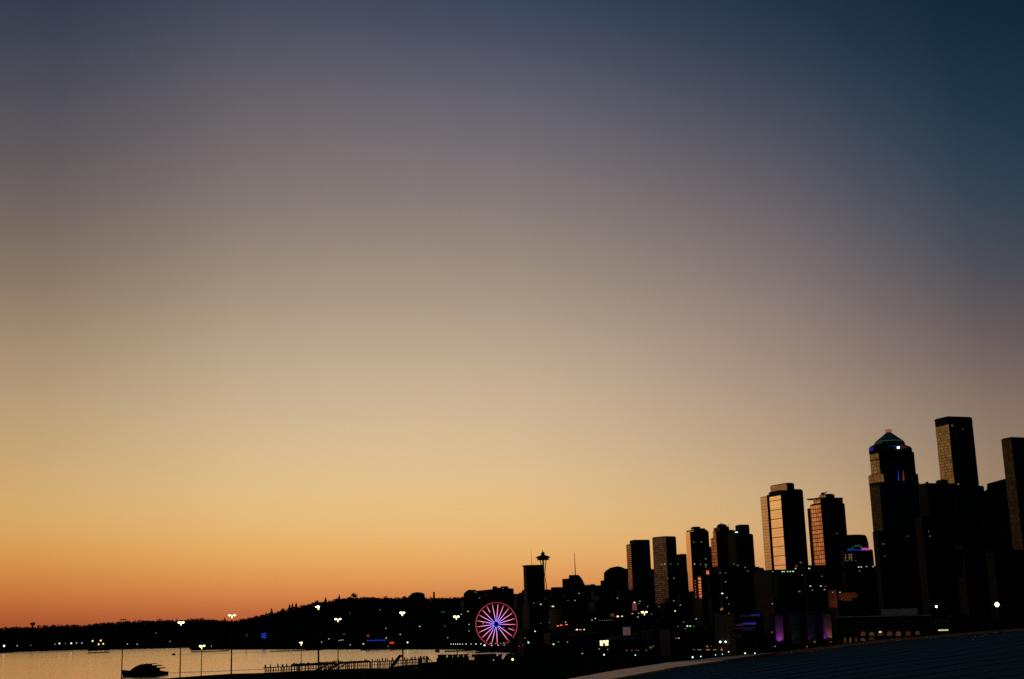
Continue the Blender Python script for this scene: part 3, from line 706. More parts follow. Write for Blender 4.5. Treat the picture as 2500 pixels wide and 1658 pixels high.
# ------------------------------------------------------------------ ferris wheel
def wheel():
    D = 1700; c = P(1212,1524,D); rad = 50.6*D/F; az = math.atan2(c.x, c.y)
    t = thing('ferris_wheel', 'giant observation wheel with pink and violet lit spokes and red rim on the pier', 'ferris wheel', (c.x,c.y,3))
    ry = az+R(14)
    X = Vector((math.cos(ry), -math.sin(ry), 0)); Z = Vector((0,0,1)); N = Vector((math.sin(ry), math.cos(ry), 0))
    sx = 1/math.cos(R(14))*.985
    pt = lambda a, r_, off=0: c + X*math.sin(a)*r_*sx*.985 + Z*math.cos(a)*r_ + N*off
    # led colour runs along the spokes
    mt, nt, bs = newmat('spoke_leds'); L = nt.links
    tc = nt.nodes.new('ShaderNodeTexCoord'); ln = nt.nodes.new('ShaderNodeVectorMath'); ln.operation = 'LENGTH'
    sb = nt.nodes.new('ShaderNodeVectorMath'); sb.operation = 'SUBTRACT'; sb.inputs[1].default_value = (0,0,c.z-3)
    L.new(tc.outputs['Object'], sb.inputs[0]); L.new(sb.outputs[0], ln.inputs[0])
    dv = nt.nodes.new('ShaderNodeMath'); dv.operation = 'DIVIDE'; dv.inputs[1].default_value = rad; L.new(ln.outputs['Value'], dv.inputs[0])
    cr = nt.nodes.new('ShaderNodeValToRGB'); e = cr.color_ramp.elements
    e[0].position = .08; e[0].color = (.18,.20,1,1); e[1].position = .97; e[1].color = (.8,.03,.10,1)
    for p_, c_ in ((.2,(.30,.22,1)),(.33,(.62,.22,.9)),(.5,(.95,.26,.66)),(.72,(1,.22,.42))):
        q = e.new(p_); q.color = (*c_, 1)
    L.new(dv.outputs[0], cr.inputs[0]); L.new(cr.outputs[0], bs.inputs['Emission Color']); bs.inputs['Emission Strength'].default_value = 1.75
    bs.inputs['Base Color'].default_value = (.02,.02,.02,1)
    for k in range(21):
        a = R(7+360/21*k); part_ = k in (6, 19)
        ang = (7+360/21*k) % 360
        r_in = .63 if part_ else .12
        for off in (-.9,.9):
            if part_:
                mb = MB(); mb.tube([pt(a,.1*rad,off),pt(a,r_in*rad,off)],.12,5); mb.build('spoke', M['steel'], t)
        mb = MB(); mb.tube([pt(a,r_in*rad,-.9),pt(a,.925*rad,-.9)],.35,6); mb.build('lit_spoke', mt, t)
        mb = MB(); mb.tube([pt(a,.92*rad,.0),pt(a,rad,.0)],.15,5); mb.build('spoke_end', M['steel'], t)
    red = emit('rim_red_leds',(.75,.07,.14),.72)
    for off in (-1.0, 1.0):
        a0, a1 = R(141), R(360+129.5); n = 120
        mb = MB(); mb.tube([pt(a0+(a1-a0)*i/n, rad*1.0, off) for i in range(n+1)],.22,6); mb.build('rim', red, t)
        mb = MB(); mb.tube([pt(R(129.6)+(R(11.3))*i/6, rad*1.0, off) for i in range(7)],.2,6); mb.build('unlit_rim', M['steel'], t)
    mb = MB(); mb.tube([pt(0,0,-2.6), pt(0,0,2.6)],[1.9,1.9],14); mb.build('hub', M['steel'], t)
    mb = MB(); mb.tube([pt(0,0,-2.9), pt(0,0,-2.5)],[1.2,1.3],14); mb.build('hub_cap', M['steel'], t)
    for sgn in (-1,1):
        for off in (-5,5):
            mb = MB(); mb.tube([c+N*off*.6, c+N*off*1.6+X*sgn*12+Z*(3-c.z)],[.5,.75],8); mb.build('support_leg', M['steel'], t)
    for k in range(42):
        a = 2*PI*k/42; q = pt(a, rad+1.9); mb = MB()
        mb.lathe(q-Z*1.2,[(.5,0),(.85,.3),(.95,1.2),(.85,2.0),(.45,2.4)],8); mb.build('gondola', M['hull'], t)
    return c
wc = wheel()
# pier below the wheel and its sheds
def pbox(parent, x0, x1, yt, D, z0, depth, name, mat):
    a = P(x0, yt, D); b_ = P(x1, yt, D); n = Vector((a.x+b_.x, a.y+b_.y, 0)).normalized()
    zt = max(a.z, b_.z); mb = MB(); f_ = [(a.x,a.y),(b_.x,b_.y),(b_.x+n.x*depth,b_.y+n.y*depth),(a.x+n.x*depth,a.y+n.y*depth)]
    mb.prism(f_, z0, (a.z+b_.z)/2); return mb.build(name, mat, parent)
def simple(name, label, cat, x0, x1, yt, D, z0, depth, mat, group=None, part='wall', roofm=True):
    c = P((x0+x1)/2, yt, D); t = thing(name, label, cat, (c.x,c.y,z0), group)
    pbox(t, x0, x1, yt, D, z0, depth, part, mat)
    if roofm:
        a = P(x0,yt,D); b_ = P(x1,yt,D); n = Vector((a.x+b_.x,a.y+b_.y,0)).normalized(); z = (a.z+b_.z)/2
        mid = (a-b_); mid.z = 0; e = mid.normalized()*.5
        mb = MB(); A=[a+e-n*.5, b_-e-n*.5, b_-e+n*(depth+.5), a+e+n*(depth+.5)]
        mb.prism([(p.x,p.y) for p in A], z+.003, z+.6); mb.build('roof', M['roofing'], t)
    return t
simple('pier_shed','long dark pier building directly under the big wheel','building',1160,1262,1579.5,1640,2.5,60,M['dk'][0])
simple('pier_shed','dark pier building behind the row of white lamps left of the wheel','building',1085,1150,1576.5,1760,2.5,40,M['dk'][1])
simple('pier_shed','low dark waterfront warehouse behind the blue light strip','building',880,952,1566,2050,2.5,40,M['dk'][1])
simple('pier_shed','low dark waterfront warehouse with the red sign','building',953,1010,1570,1990,2.5,40,M['dk'][1])
simple('pier_shed','dark quay shed at the water edge under the hill lights','building',466,560,1580,2350,1.5,40,M['dk'][0])
simple('pier_shed','small dark quay building on the far left shore','building',215,268,1577,2700,2.0,30,M['dk'][0])
simple('warehouse','long low dark shed at the shore right of the blue sign','building',660,790,1577,2150,2.5,40,M['dk'][2])

# ------------------------------------------------------------------ trestle, boats, barge
def trestle():
    A = G(645,1630.5,4.4); B = G(1045,1608.5,4.4); d = (B-A); Ln = d.length; d.normalize(); n = Vector((-d.y,d.x,0))
    t = thing('loading_trestle', 'long dark timber trestle with stanchions and slanted ramps over the bright water', 'pier', (A.x,A.y,-1))
    def beam(a, b_, w, h, nm, z): 
        mb = MB(); p0 = A+d*a; p1 = A+d*b_; az = math.atan2(d.x,d.y)
        mb.extr([Vector((p0.x,p0.y,z-h/2))-n*w/2, Vector((p1.x,p1.y,z-h/2))-n*w/2, Vector((p1.x,p1.y,z+h/2))-n*w/2, Vector((p0.x,p0.y,z+h/2))-n*w/2], n*w); return mb.build(nm, M['steel'], t)
    beam(0,Ln,4,.75,'deck',4.4); beam(0,Ln*.96,.6,.5,'lower_rail',1.7)
    beam(Ln*.155,Ln*.41,2.5,1.5,'thick_girder',5.5); beam(Ln*.44,Ln*.62,2.5,1.2,'thick_girder',5.3)
    rnd = random.Random(3); s = 1.0; k = 0
    while s < Ln-1 and k < 95:
        p = A+d*s; w = rnd.uniform(.5,1.1)
        mb = MB(); mb.box((p.x,p.y,1.6), w, w, 5.4, 0); mb.build('post', M['steel'], t)
        if rnd.random() < .62:
            q = p+n*rnd.uniform(-1,1); mb = MB(); mb.box((q.x,q.y,5.6), rnd.uniform(.6,1.7), .6, rnd.uniform(1.8,3.6), 0); mb.build('stanchion', M['steel'], t)
        s += rnd.uniform(1.3, 3.0); k += 1
    for x in (703,745,812,868,905,1012):
        p = G(x,1621,4.4); s_ = (p-A).dot(d); q0 = A+d*s_; q1 = A+d*(s_-13); a = Vector((q0.x,q0.y,4.6)); b_ = Vector((q1.x,q1.y,-.8))
        mb = MB(); mb.tube([a,b_],[.5,.6],6); mb.build('ramp', M['steel'], t)
    q1 = P(956,1628,1170); q0 = P(977,1601,1172)
    mb = MB(); mb.tube([q1,q1.lerp(q0,.5)-Vector((0,0,.3)),q0,P(982,1602.5,1172)],[1.3,1.6,1.3,1.0],7); mb.build('crane_arm', M['steel'], t)
    q1 = P(1022,1628,1180); mb = MB(); mb.box((P(1025,1618,1180).x,P(1025,1618,1180).y,3), 3.4,3,9,0); mb.build('hoist_cabin', M['steel'], t)
    q = P(1042,1606,1195); mb = MB(); mb.tube([(q.x,q.y,-1),(q.x,q.y,P(1042,1601.5,1195).z)],[1.1,.9],6); mb.build('end_post', M['steel'], t)
    for xe in (1050,1058):
        q2 = P(xe,1619,1190); mb = MB(); mb.tube([P(1043,1603,1195),q2],.35,5); mb.build('stay', M['steel'], t)
trestle()
mb = MB(); a = G(958,1630,1.2); bb_ = G(1034,1624,1.2); az_ = math.atan2((bb_-a).x,(bb_-a).y); c_ = (a+bb_)/2
tb = thing('moored_barge','flat black barge lying under the right end of the trestle','barge',(c_.x,c_.y,0)); mb.box((c_.x,c_.y,.6),8,(bb_-a).length,2.2,az_); mb.build('hull',M['hull'],tb)
mb = MB(); mb.box((c_.x,c_.y,2.0),6,(bb_-a).length*.5,.5,az_); mb.build('deck',M['steel'],tb)

def yacht():
    c = G(353,1649.5,0); az = math.atan2(c.x,c.y); X = Vector((math.cos(az),-math.sin(az),0)); Yv = Vector((math.sin(az),math.cos(az),0)); k = c.length and math.hypot(c.x,c.y)/F
    t = thing('motor_yacht','dark three-decked motor yacht on the bright water at left','boat',(c.x,c.y,0))
    mb = MB(); st = []
    for i in range(15):
        s = i/14; x = (-52.5+105*s)*k; hb = 3.8*min(1,(s/.35)**.6) if s < .35 else 3.8-.4*(s-.35)
        hb = max(.15, hb); zt = (14.5-4.5*smooth(0,.35,s)-3*smooth(.8,.98,s))*k
        x0 = x + (2.2 if i == 0 else 0)
        st.append([c+X*x0+Yv*(-hb*.55)+Vector((0,0,-.8)), c+X*x+Yv*(-hb)+Vector((0,0,zt)), c+X*x+Yv*hb+Vector((0,0,zt)), c+X*x0+Yv*hb*.55+Vector((0,0,-.8))])
    for a, b_ in zip(st, st[1:]):
        for j in range(4): mb.poly([a[j], b_[j], b_[(j+1)%4], a[(j+1)%4]])
    mb.poly(st[0]); mb.poly(st[-1]); mb.build('hull', M['hull'], t)
    def deck(nm, pts, w):
        m2 = MB(); m2.extr([c+X*px*k+Vector((0,0,pz*k))-Yv*w/2 for px,pz in pts], Yv*w); return m2.build(nm, M['hull'], t)
    deck('main_cabin',[(-38,9),(-27,16.3),(44,16.6),(47,14.8),(34,14.2),(33,8),(-38,8)],6.4)
    deck('upper_cabin',[(-28,16),(-19,21.8),(35,22.2),(41,20.6),(27,19.8),(26,16)],5.8)
    deck('flybridge',[(-20,21.5),(-9,25.4),(29,26.6),(24,25),(16,24.6),(16,21.5)],4.8)
    m2 = MB(); m2.tube([c+X*2*k+Vector((0,0,25*k)),c+X*6*k+Vector((0,0,29.5*k))],[.35,.2],6); m2.build('radar_mast',M['hull'],t)
    m2 = MB(); q = c+X*6*k+Vector((0,0,29.8*k)); m2.lathe(q,[(.1,-.1),(.35,0),(.35,.5),(.1,.6)],8); m2.build('masthead_light',emit('warm_small',(1,.7,.45),.7),t)
yacht()
def boat(x, y, wpx, hpx, label, name='small_boat', endon=False):
    c = G(x,y,0); az = math.atan2(c.x,c.y); X = Vector((math.cos(az),-math.sin(az),0)); Yv = Vector((math.sin(az),math.cos(az),0)); k = math.hypot(c.x,c.y)/F
    t = thing(name,label,'boat',(c.x,c.y,0)); L_ = wpx*k; hh = hpx*k
    mb = MB(); st = []
    n = 7
    for i in range(n):
        s = i/(n-1); x_ = (-.5+s)*L_; hb = 1.3*min(1,(s/.4)**.6+.05)
        if endon: hb = 4
        z_ = hh*(.5-.12*s)
        st.append([c+X*x_+Yv*-hb*.6+Vector((0,0,-.4)), c+X*x_-Yv*hb+Vector((0,0,z_)), c+X*x_+Yv*hb+Vector((0,0,z_)), c+X*x_+Yv*hb*.6+Vector((0,0,-.4))])
    for a, b_ in zip(st, st[1:]):
        for j in range(4): mb.poly([a[j], b_[j], b_[(j+1)%4], a[(j+1)%4]])
    mb.poly(st[0]); mb.poly(st[-1]); mb.build('hull',M['hull'],t)
    mb = MB(); mb.box(c+X*L_*.05+Vector((0,0,hh*.7)),L_*.6,2,hh*.6,az); mb.build('cabin',M['hull'],t)
    return t
boat(424,1599.3,9,4,'tiny motorboat trailing a thin wake left of centre on the water')
boat(1068,1591.5,11,8,'small dark workboat near the far shore left of the wheel')
wake('wake',(406,1643.6),(650,1634.3),34); wake('wake',(430,1598.6),(700,1590.8),40)
def barge():
    c = G(1188,1609,0); az = math.atan2(c.x,c.y); D = math.hypot(c.x,c.y)
    t = thing('work_barge','long low dark barge with deckhouses moored in the pink-tinted water below the wheel','barge',(c.x,c.y,0))
    pbox(t,1158,1225,1603,D-6,-.5,10,'hull',M['hull']); pbox(t,1152,1212,1597,D,P(1180,1603.5,D).z,7,'deckhouse',M['hull']); pbox(t,1216.5,1226,1597.5,D,P(1220,1603.5,D).z,7,'deckhouse',M['hull'])
barge()
for i,(x0,x1,yt,lab) in enumerate(((1069,1089.5,1600.5,'leftmost and longest black hut in the row on the near quay'),(1093,1104.5,1600.5,'second black hut from the left in the row on the near quay'),(1105.5,1117.5,1600,'middle black hut in the row behind the lamp mast on the near quay'),(1119.5,1130.5,1600,'fourth black hut from the left in the row on the near quay'),(1133,1142.5,1599.5,'rightmost black hut in the row on the near quay'))):
    c = P(x0,yt,1185); simple('quay_hut',lab,'hut',x0,x1,yt,1185,-.5,12,M['hull'],'black huts in a row on the near quay',roofm=True)

simple('quay_block','low black quay block under the row of huts','quay',1066,1145,1605.5,1183,-1,14,M['hull'],roofm=False)
# ------------------------------------------------------------------ high mast lamps
warm = emit('mast_lamp',(1,.80,.34),6); warm2 = emit('mast_lamp_dim',(1,.74,.22),3)
def highmast(x, y, D, label, kindm='twin', rb=.5, lean=0, lit=True, spread=1.0):
    top = P(x, y, D); g_ = tz(top) if D < 1300 else tz(top)
    t = thing('lamp_mast', label, 'lamp mast', (top.x,top.y,g_), 'tall lamp masts on the near quay and waterfront')
    k = D/F; az = math.atan2(top.x,top.y); X = Vector((math.cos(az),-math.sin(az),0))
    mb = MB(); mb.tube([(top.x,top.y,g_),(top.x,top.y,(g_+top.z)/2),(top.x,top.y,top.z-.5*k)],[rb,rb*.8,rb*.5],8); mb.build('pole', M['pole'], t)
    mb = MB(); mb.lathe((top.x,top.y,g_),[(rb*1.6,0),(rb*1.6,.5),(rb*1.1,.7)],8); mb.build('base', M['pole'], t)
    mb = MB(); mb.tube([top-X*5.5*k*spread, top+X*5.5*k*spread],.18,6); mb.build('crossarm', M['pole'], t)
    if not lit:
        for s in (-1,1):
            mb = MB(); mb.box(top+X*s*5*k-Vector((0,0,.4)),1.6,.8,.5,az); mb.build('lamp_head', M['pole'], t)
        return t
    heads = {'twin':((-6,0,3.6),(6,0,3.6)),'close':((-4,0,4.2),(4.2,.2,4.2)),'left':((-1,.5,5),(-7,1,1.6)),'single':((0,0,4.6),(4.5,0,1.5)),'wide':((-3,0,4),(5,-.5,3.4)),'bare':((-3,0,1.8),(1.2,.2,2.8))}[kindm]
    for hx, hy, sz in heads:
        q = top+X*hx*k*spread+Vector((0,0,-hy*k)); s_ = sz*k*.78
        mb = MB(); mb.lathe(q-Vector((0,0,s_*.55)),[(s_*.25,-s_*.35),(s_*.75,0),(s_*1.05,s_*.5),(s_*.6,s_*.95)],10); h = mb.build('lamp_head', warm, t)
        mb = MB(); mb.lathe(q+Vector((0,0,s_*.42)),[(s_*.7,0),(s_*.3,s_*.3)],8); c_=mb.build('lamp_hood', M['pole'], t)
    # pole top given emission, standing in for lamplight falling on it
    mb = MB(); mb.tube([top-Vector((0,0,7.5*k)),top-Vector((0,0,.5*k))],[rb*.55+.02,rb*.95],8); mb.build('lit_collar', warm2, t)
    return t
highmast(301,1512,900,'unlit slim lamp mast standing alone left of the others, beside the yacht','twin',.42,lit=False)
highmast(442,1519,820,'lit twin-headed mast whose lamps sit just under the treeline, left of the sky-high pair','close',.42)
highmast(566.5,1501.5,760,'lamp mast whose two separate lamps shine against the orange sky','twin',.48)
highmast(777.5,1480.5,640,'thickest lamp mast, brightest lamps, in front of the rising wooded slope','left',.5,spread=.9)
highmast(825,1511,930,'twin-headed mast just right of the thickest mast','twin',.42,spread=.85)
highmast(982,1495.5,700,'triple-glow lamp mast rising behind the slanted crane arm','close',.5,spread=.8)
highmast(1114,1505,1000,'twin-headed mast left of the big wheel','close',.4)
highmast(492.5,1577,900,'short lit mast over the water with its lamp at shoreline height','wide',.36)
highmast(735.5,1568.5,960,'short dim single-lamp mast left of the thickest mast','bare',.32)
highmast(1573,1494,950,'twin-headed mast in the dark city right of the wheel','twin',.42,spread=.8)
# base housing of thick mast
q = P(779,1632,640)

# ------------------------------------------------------------------ filler city
S = [(1118,1466),(1254,1450),(1280,1438),(1333,1437),(1350,1432),(1371,1431),(1430,1430),(1460,1427),(1530,1392),(1588,1384),(1592,1384),(1650,1400),(1673,1392),(1690,1398),(1733,1340),(1737,1392),(1790,1390),(1844,1381),(1870,1383),(1880,1392),(1960,1392),(1967,1345),(1975,1345),(1980,1390),(2060,1396),(2116,1396),(2128,1396),(2150,1330),(2240,1240),(2330,1230),(2400,1220),(2440,1260),(2560,1260)]
fill = []
protos = {}
def filler(x0, x1, yt, D, g, mat, label, group):
    bb = Bld('city_building', label, D, g, (x0+x1)/2, group=group)
    w = (x1-x0); xc = x0+w*random.uniform(.15,.4)
    zt = P(xc,yt,D).z
    if zt < bb.base+8: zt = bb.base+8
    C,su,sv = bb.foot(x0,xc,x1,yt,D); dp = max(10, min(45, su))
    A=C; B=C+bb.v*sv; E=C+bb.u*dp; Fq=B+bb.u*dp
    mb = MB(); mb.prism([(A.x,A.y),(B.x,B.y),(Fq.x,Fq.y),(E.x,E.y)], bb.base, zt); mb.build('wall', mat, bb.root)
    if yt < 1480 or D < 1300:
        i = 1.5; mb = MB(); mb.prism([((A+bb.u*i+bb.v*i).x,(A+bb.u*i+bb.v*i).y),((B+bb.u*i-bb.v*i).x,(B+bb.u*i-bb.v*i).y),((Fq-bb.u*i-bb.v*i).x,(Fq-bb.u*i-bb.v*i).y),((E-bb.u*i+bb.v*i).x,(E-bb.u*i+bb.v*i).y)], zt+.003, zt+.8); mb.build('roof', M['roofing'], bb.root)
        if random.random() < .5:
            c = (A+B+E+Fq)/4; mb = MB(); mb.box((c.x+random.uniform(-3,3),c.y,zt+2.0), sv*random.uniform(.2,.4), dp*.4, 2.6, bb.g); mb.build('roof_plant', M['concrete'], bb.root)
    fill.append(bb); return bb
groups = {0:('dark building in the farthest row of the city, just under the skyline','back row of dark city buildings'),
          1:('dark mid-rise in the unlit middle of the city mass','middle rows of dark city buildings'),
          2:('low dark building in the front rows near the waterfront','front rows of low dark buildings')}
rows = [(3300,0),(2950,0),(2650,0),(2380,1),(2120,1),(1900,1),(1680,1),(1480,2),(1320,2),(1180,2)]
for D, gi in rows:
    x = {3300:1125,2950:1125,2650:1255}.get(D, 1275 if D > 1500 else 1262)
    while x < 2540:
        w = random.uniform(26, 60)*(1.0 if D > 1800 else 1.35)*2200/D**1.0*(D/2200)**.4
        x1 = x+w; lim = max(lerp_tab(S, xx) for xx in (x, x+w*.33, x+w*.66, x1)) if D < 5000 else 0
        for sx_, sy_ in S:
            if x < sx_ < x1: lim = max(lim, sy_)
        if D == 1180 and x < 1500: x = x1; continue
        if D >= 2650: yt = lim + random.uniform(0, 3 if D == 3300 else 10)
        else:
            p = P((x+x1)/2, 1500, D); g_ = terr(math.atan2(p.x,p.y), D)
            ht = {1:random.uniform(18,55),2:random.uniform(9,22)}[gi]
            if x > 1850: ht *= 1.5
            d_ = (g_+ht-H)*F/D; yt = max(lim+random.uniform(4,25), yh((x+x1)/2)-d_)
        if not (D >= 2650 and 2120 < x < 2440 and False):
            lab, grp = groups[gi]; filler(x, x1, yt, D, random.choice((-24,-24,-20,-35)), random.choice(M['dk']), lab, grp)
        x = x1 + (0 if D >= 2650 else random.choice((0, 2, 6)))

# ------------------------------------------------------------------ nearer right: stadium facade, parking garage, hall roof
b = Bld('parking_garage','open parking garage with violet-lit decks in the dark city', 1100, -20, 1830)
b.block(1788,1792,1862,1497,depth=34,mat=M['concrete'],part='core')
for i,(x0,x1,y,col,s_) in enumerate(((1806,1832,1504,(.12,.03,.12),.15),(1832,1856,1501.5,(.14,.05,.5),.3),(1796,1815,1525,(.2,.05,.2),.25),(1815,1846,1522,(.10,.05,.7),.5),(1790,1845,1533,(.15,.02,.15),.12),(1812,1838,1538,(.08,.02,.2),.14),(1788,1810,1553,(.02,.03,.16),.12))):
    b.outline([(x0,y+3),(x0,y-1),(x1,y-3),(x1,y+3)],.6,'lit_deck',emit('deck_%d'%i,col,s_*.45),D=1094)
for y in (1507,1517,1528.5,1541,1556): b.outline([(1786,y+2),(1786,y),(1862,y-2),(1862,y)],3,'deck_slab',M['concrete'],D=1093)
b = Bld('arena','dark arena front with tall pilasters washed in purple light', 1000, -8, 1960)
b.outline([(1880,1640),(1878,1499),(2036,1494),(2038,1640)],40,'wall',M['concrete'])
pil = plain('pale_pilaster',(.12,.116,.112), spec=.1); 
for i,(x0,x1,yt,yb) in enumerate(((1892,1911,1504,1574),(1930,1951,1503,1573),(1969,1990,1501,1571),(2008,2029,1499,1566))):
    b.outline([(x0+3,yb),(x0,yt),(x1,yt),(x1+3,yb)],1.2,'pilaster',pil,D=997)
def spot(x, y, D, col, e, tilt_y, size=.9, off=-3.0):
    q = P(x, y, D+off); tq = P(x, tilt_y, D)
    l = bpy.data.lights.new('uplight','SPOT'); l.energy = e; l.color = col; l.spot_size = size; l.spot_blend = .9; l.shadow_soft_size = .05
    o = bpy.data.objects.new('uplight', l); COL.objects.link(o); o.location = q; o.rotation_euler = (tq-q).to_track_quat('-Z','Y').to_euler(); return q
for x, y, col, e, cat_ in ((1902,1579,(.6,.08,1),7000,'purple'),(1908,1577,(1,.12,.5),2600,'magenta'),(2014,1571,(.5,.08,1),3200,'violet'),(2027,1569,(1,.3,.05),3600,'orange'),(1975,1575,(.6,.1,1),500,'dim violet'),(1936,1575,(.3,.6,.4),200,'dim green')):
    q = spot(x, y, 997, col, e, 1540, 1.0)
    t = thing('flood_light','%s floodlight at the foot of an arena pilaster' % cat_,'floodlight',(q.x,q.y,q.z-.5),'floodlights washing the arena pilasters')
    mb = MB(); mb.box((q.x,q.y,q.z-.7),.8,.5,.5,0); mb.build('housing',M['steel'],t)
    mb = MB(); mb.box((q.x,q.y,q.z-1.6),.15,.15,1.3,0); mb.build('stand',M['steel'],t)
for x, y, D, ty, e, tx in ((2034,1490,1131,1460,1000,2034),(2062,1474,1131,1457,600,2062),(2082,1474,1131,1457,600,2082)):
    q = spot(x, y, D, (1,.45,.2), e, ty, 1.5, off=-14.0)  # spot and fixture added to brighten the brown block
    t = thing('flood_light','amber floodlight aimed at the rusty brown block','floodlight',(q.x,q.y,q.z-.5),'floodlights below the rusty brown block')
    mb = MB(); mb.box((q.x,q.y,q.z-.8),.8,.5,.5,0); mb.build('housing',M['steel'],t)
    mb = MB(); mb.tube([(q.x,q.y,3),(q.x,q.y,q.z-1.05)],.12,6); mb.build('stand',M['steel'],t)
b = Bld('station_building','long dark hall with a pale cornice line and a row of amber arched windows', 900, -5, 2150)
b.outline([(2041,1640),(2040,1508),(2271,1502),(2274,1640)],40,'wall',M['concrete'])
b.outline([(2040,1508),(2039.8,1505.8),(2270.5,1501),(2270.7,1503)],2.6,'cornice',plain('pale_stone',(.6,.46,.34),rough=.5),D=896.5)
b.outline([(2152,1502.5),(2151,1488),(2240,1485),(2241,1501)],14,'attic',plain('pale_stone_attic',(.6,.44,.34),rough=.6),D=905)
amber = [emit('amber_a',(.9,.34,.10),.045),emit('amber_b',(.85,.40,.16),.06),emit('amber_c',(.8,.3,.08),.035)]
def arch(x0,x1,y0,y1,mat):
    w = x1-x0; pts = [(x0,y1),(x0,y0+w*.4)]+[(x0+w*.5-w*.5*math.cos(a),y0+w*.4-w*.4*math.sin(a)) for a in (PI*.2,PI*.4,PI*.6,PI*.8)]+[(x1,y0+w*.4),(x1,y1)]
    b.outline(pts,.5,'arched_window',mat,D=899)
for i,(x,y,w,h) in enumerate(((2063,1563,6,12),(2076,1562.5,6,12),(2090,1561.5,6,11),(2107,1547,12,11),(2128,1547.5,13,9),(2149,1546,13,11),(2172,1547,13,11),(2193,1547,13,12),(2217,1546,12,11),(2240,1545,11,9),(2107,1561,12,7),(2128,1559,13,7))):
    arch(x-w/2,x+w/2,y-h/2,y+h/2,amber[i%3])
b.outline([(2146,1544.5),(2146,1542),(2152,1541.5),(2152,1544)],.3,'wall_lamp',emit('yellow_green',(.8,1,.3),1.2),D=897)

def hall():
    t = thing('exhibition_hall','vast low hall with blue-grey seamed roof and brown edge, nearest at lower right','building',(120,180,3))
    zr = 31.0
    U = [(1300,1676),(1350,1664),(1440,1648),(1500,1637),(1568,1627),(1635,1617),(1754,1605),(1900,1592),(2060,1572),(2200,1557),(2350,1545),(2520,1532)]
    Lw = [(1340,1700),(1390,1680),(1462,1664),(1520,1652.5),(1580,1641.5),(1645,1629.5),(1770,1611.5),(1905,1596.5),(2062,1574.8),(2201,1559),(2351,1546.4),(2521,1533)]
    # wobbling membrane edge
    u = [G(x,y,zr) for x,y in U]; l = [G(x,y,zr-.5) for x,y in Lw]
    mb = MB()
    for i in range(len(u)-1):
        mb.poly([u[i],u[i+1],l[i+1],l[i]])
        mb.poly([u[i],u[i+1],u[i+1]-Vector((0,0,1)),u[i]-Vector((0,0,1))]); mb.poly([l[i],l[i+1],l[i+1]-Vector((0,0,.6)),l[i]-Vector((0,0,.6))])
    mb.build('eaves', plain('eaves_metal',(.80,.38,.18),rough=.45,metal=.85,scale=.6,var=.35,spec=.5), t)
    # roof sheet, falling gently away to the right
    mb = MB(); n = 14; rows = []
    for i,p in enumerate(l):
        row = []
        for k in range(n+1):
            tt = k/n; fall = Vector((.55,-.83,0)) ; q = p+Vector((0,0,-.35)) + fall*tt*(95+i*20)
            q.z = zr-.85 + .9*math.sin(PI*min(1,tt*1.1))*.6 - 3.0*tt*tt*(i/11)
            row.append(q)
        rows.append(row)
    for a,b_ in zip(rows,rows[1:]):
        for k in range(n): mb.poly([a[k],a[k+1],b_[k+1],b_[k]])
    mt, nt, bs = newmat('seamed_roof'); L = nt.links
    g_ = nt.nodes.new('ShaderNodeNewGeometry'); wv = nt.nodes.new('ShaderNodeTexWave'); wv.bands_direction = 'DIAGONAL'; wv.inputs['Scale'].default_value = .11; wv.inputs['Distortion'].default_value = .6; wv.inputs['Detail'].default_value = 2
    mp = nt.nodes.new('ShaderNodeMapping'); mp.inputs['Rotation'].default_value = (0,0,R(-8)); L.new(g_.outputs['Position'], mp.inputs[0]); L.new(mp.outputs[0], wv.inputs['Vector'])
    ns = nt.nodes.new('ShaderNodeTexNoise'); ns.inputs['Scale'].default_value = .9; ns.inputs['Detail'].default_value = 8; L.new(g_.outputs['Position'], ns.inputs['Vector'])
    ad = nt.nodes.new('ShaderNodeMath'); ad.operation = 'ADD'; L.new(wv.outputs['Fac'], ad.inputs[0]); L.new(ns.outputs['Fac'], ad.inputs[1])
    cr = nt.nodes.new('ShaderNodeValToRGB'); cr.color_ramp.elements[0].color = (.055,.095,.10,1); cr.color_ramp.elements[1].color = (.14,.215,.215,1); cr.color_ramp.elements[0].position=.35; cr.color_ramp.elements[1].position=.95
    md = nt.nodes.new('ShaderNodeMath'); md.operation = 'MULTIPLY'; md.inputs[1].default_value = .5; L.new(ad.outputs[0], md.inputs[0])
    L.new(md.outputs[0], cr.inputs[0]); L.new(cr.outputs[0], bs.inputs['Base Color']); bs.inputs['Roughness'].default_value = .95; bs.inputs['Specular IOR Level'].default_value = .0
    mb.build('roof', mt, t)
    mb = MB()
    for q in range(1, 30):
        tt = (q/30)**1.6*n; k = min(n-1, int(tt)); fr_ = tt-k
        pts = [row[k].lerp(row[k+1], fr_)+Vector((0,0,.05)) for row in rows]
        mb.tube(pts, .04+.012*(q%3), 4, caps=True)
    mb.build('standing_seams', plain('seam_metal',(.12,.17,.175),rough=.8,spec=.1,scale=.4), t)
    mb = MB()
    for i in range(len(u)-1): 
        a=u[i]; c=u[i+1]; mb.poly([a-Vector((0,0,1)),c-Vector((0,0,1)),Vector((c.x,c.y,3)),Vector((a.x,a.y,3))])
    mb.build('wall', M['concrete'], t)
hall()
t = thing('office_building','tall dark block standing close along the right side of the near hall','building',(140,190,3))  # out-of-frame occluder, added to darken the right of the hall roof
mb = MB(); mb.prism([(66,85),(110,70),(250,400),(196,405)],3,96); mb.build('wall',M['dk'][0],t)
mb = MB(); mb.prism([(72,90),(108,78),(245,395),(198,398)],96.003,97); mb.build('roof',M['roofing'],t)
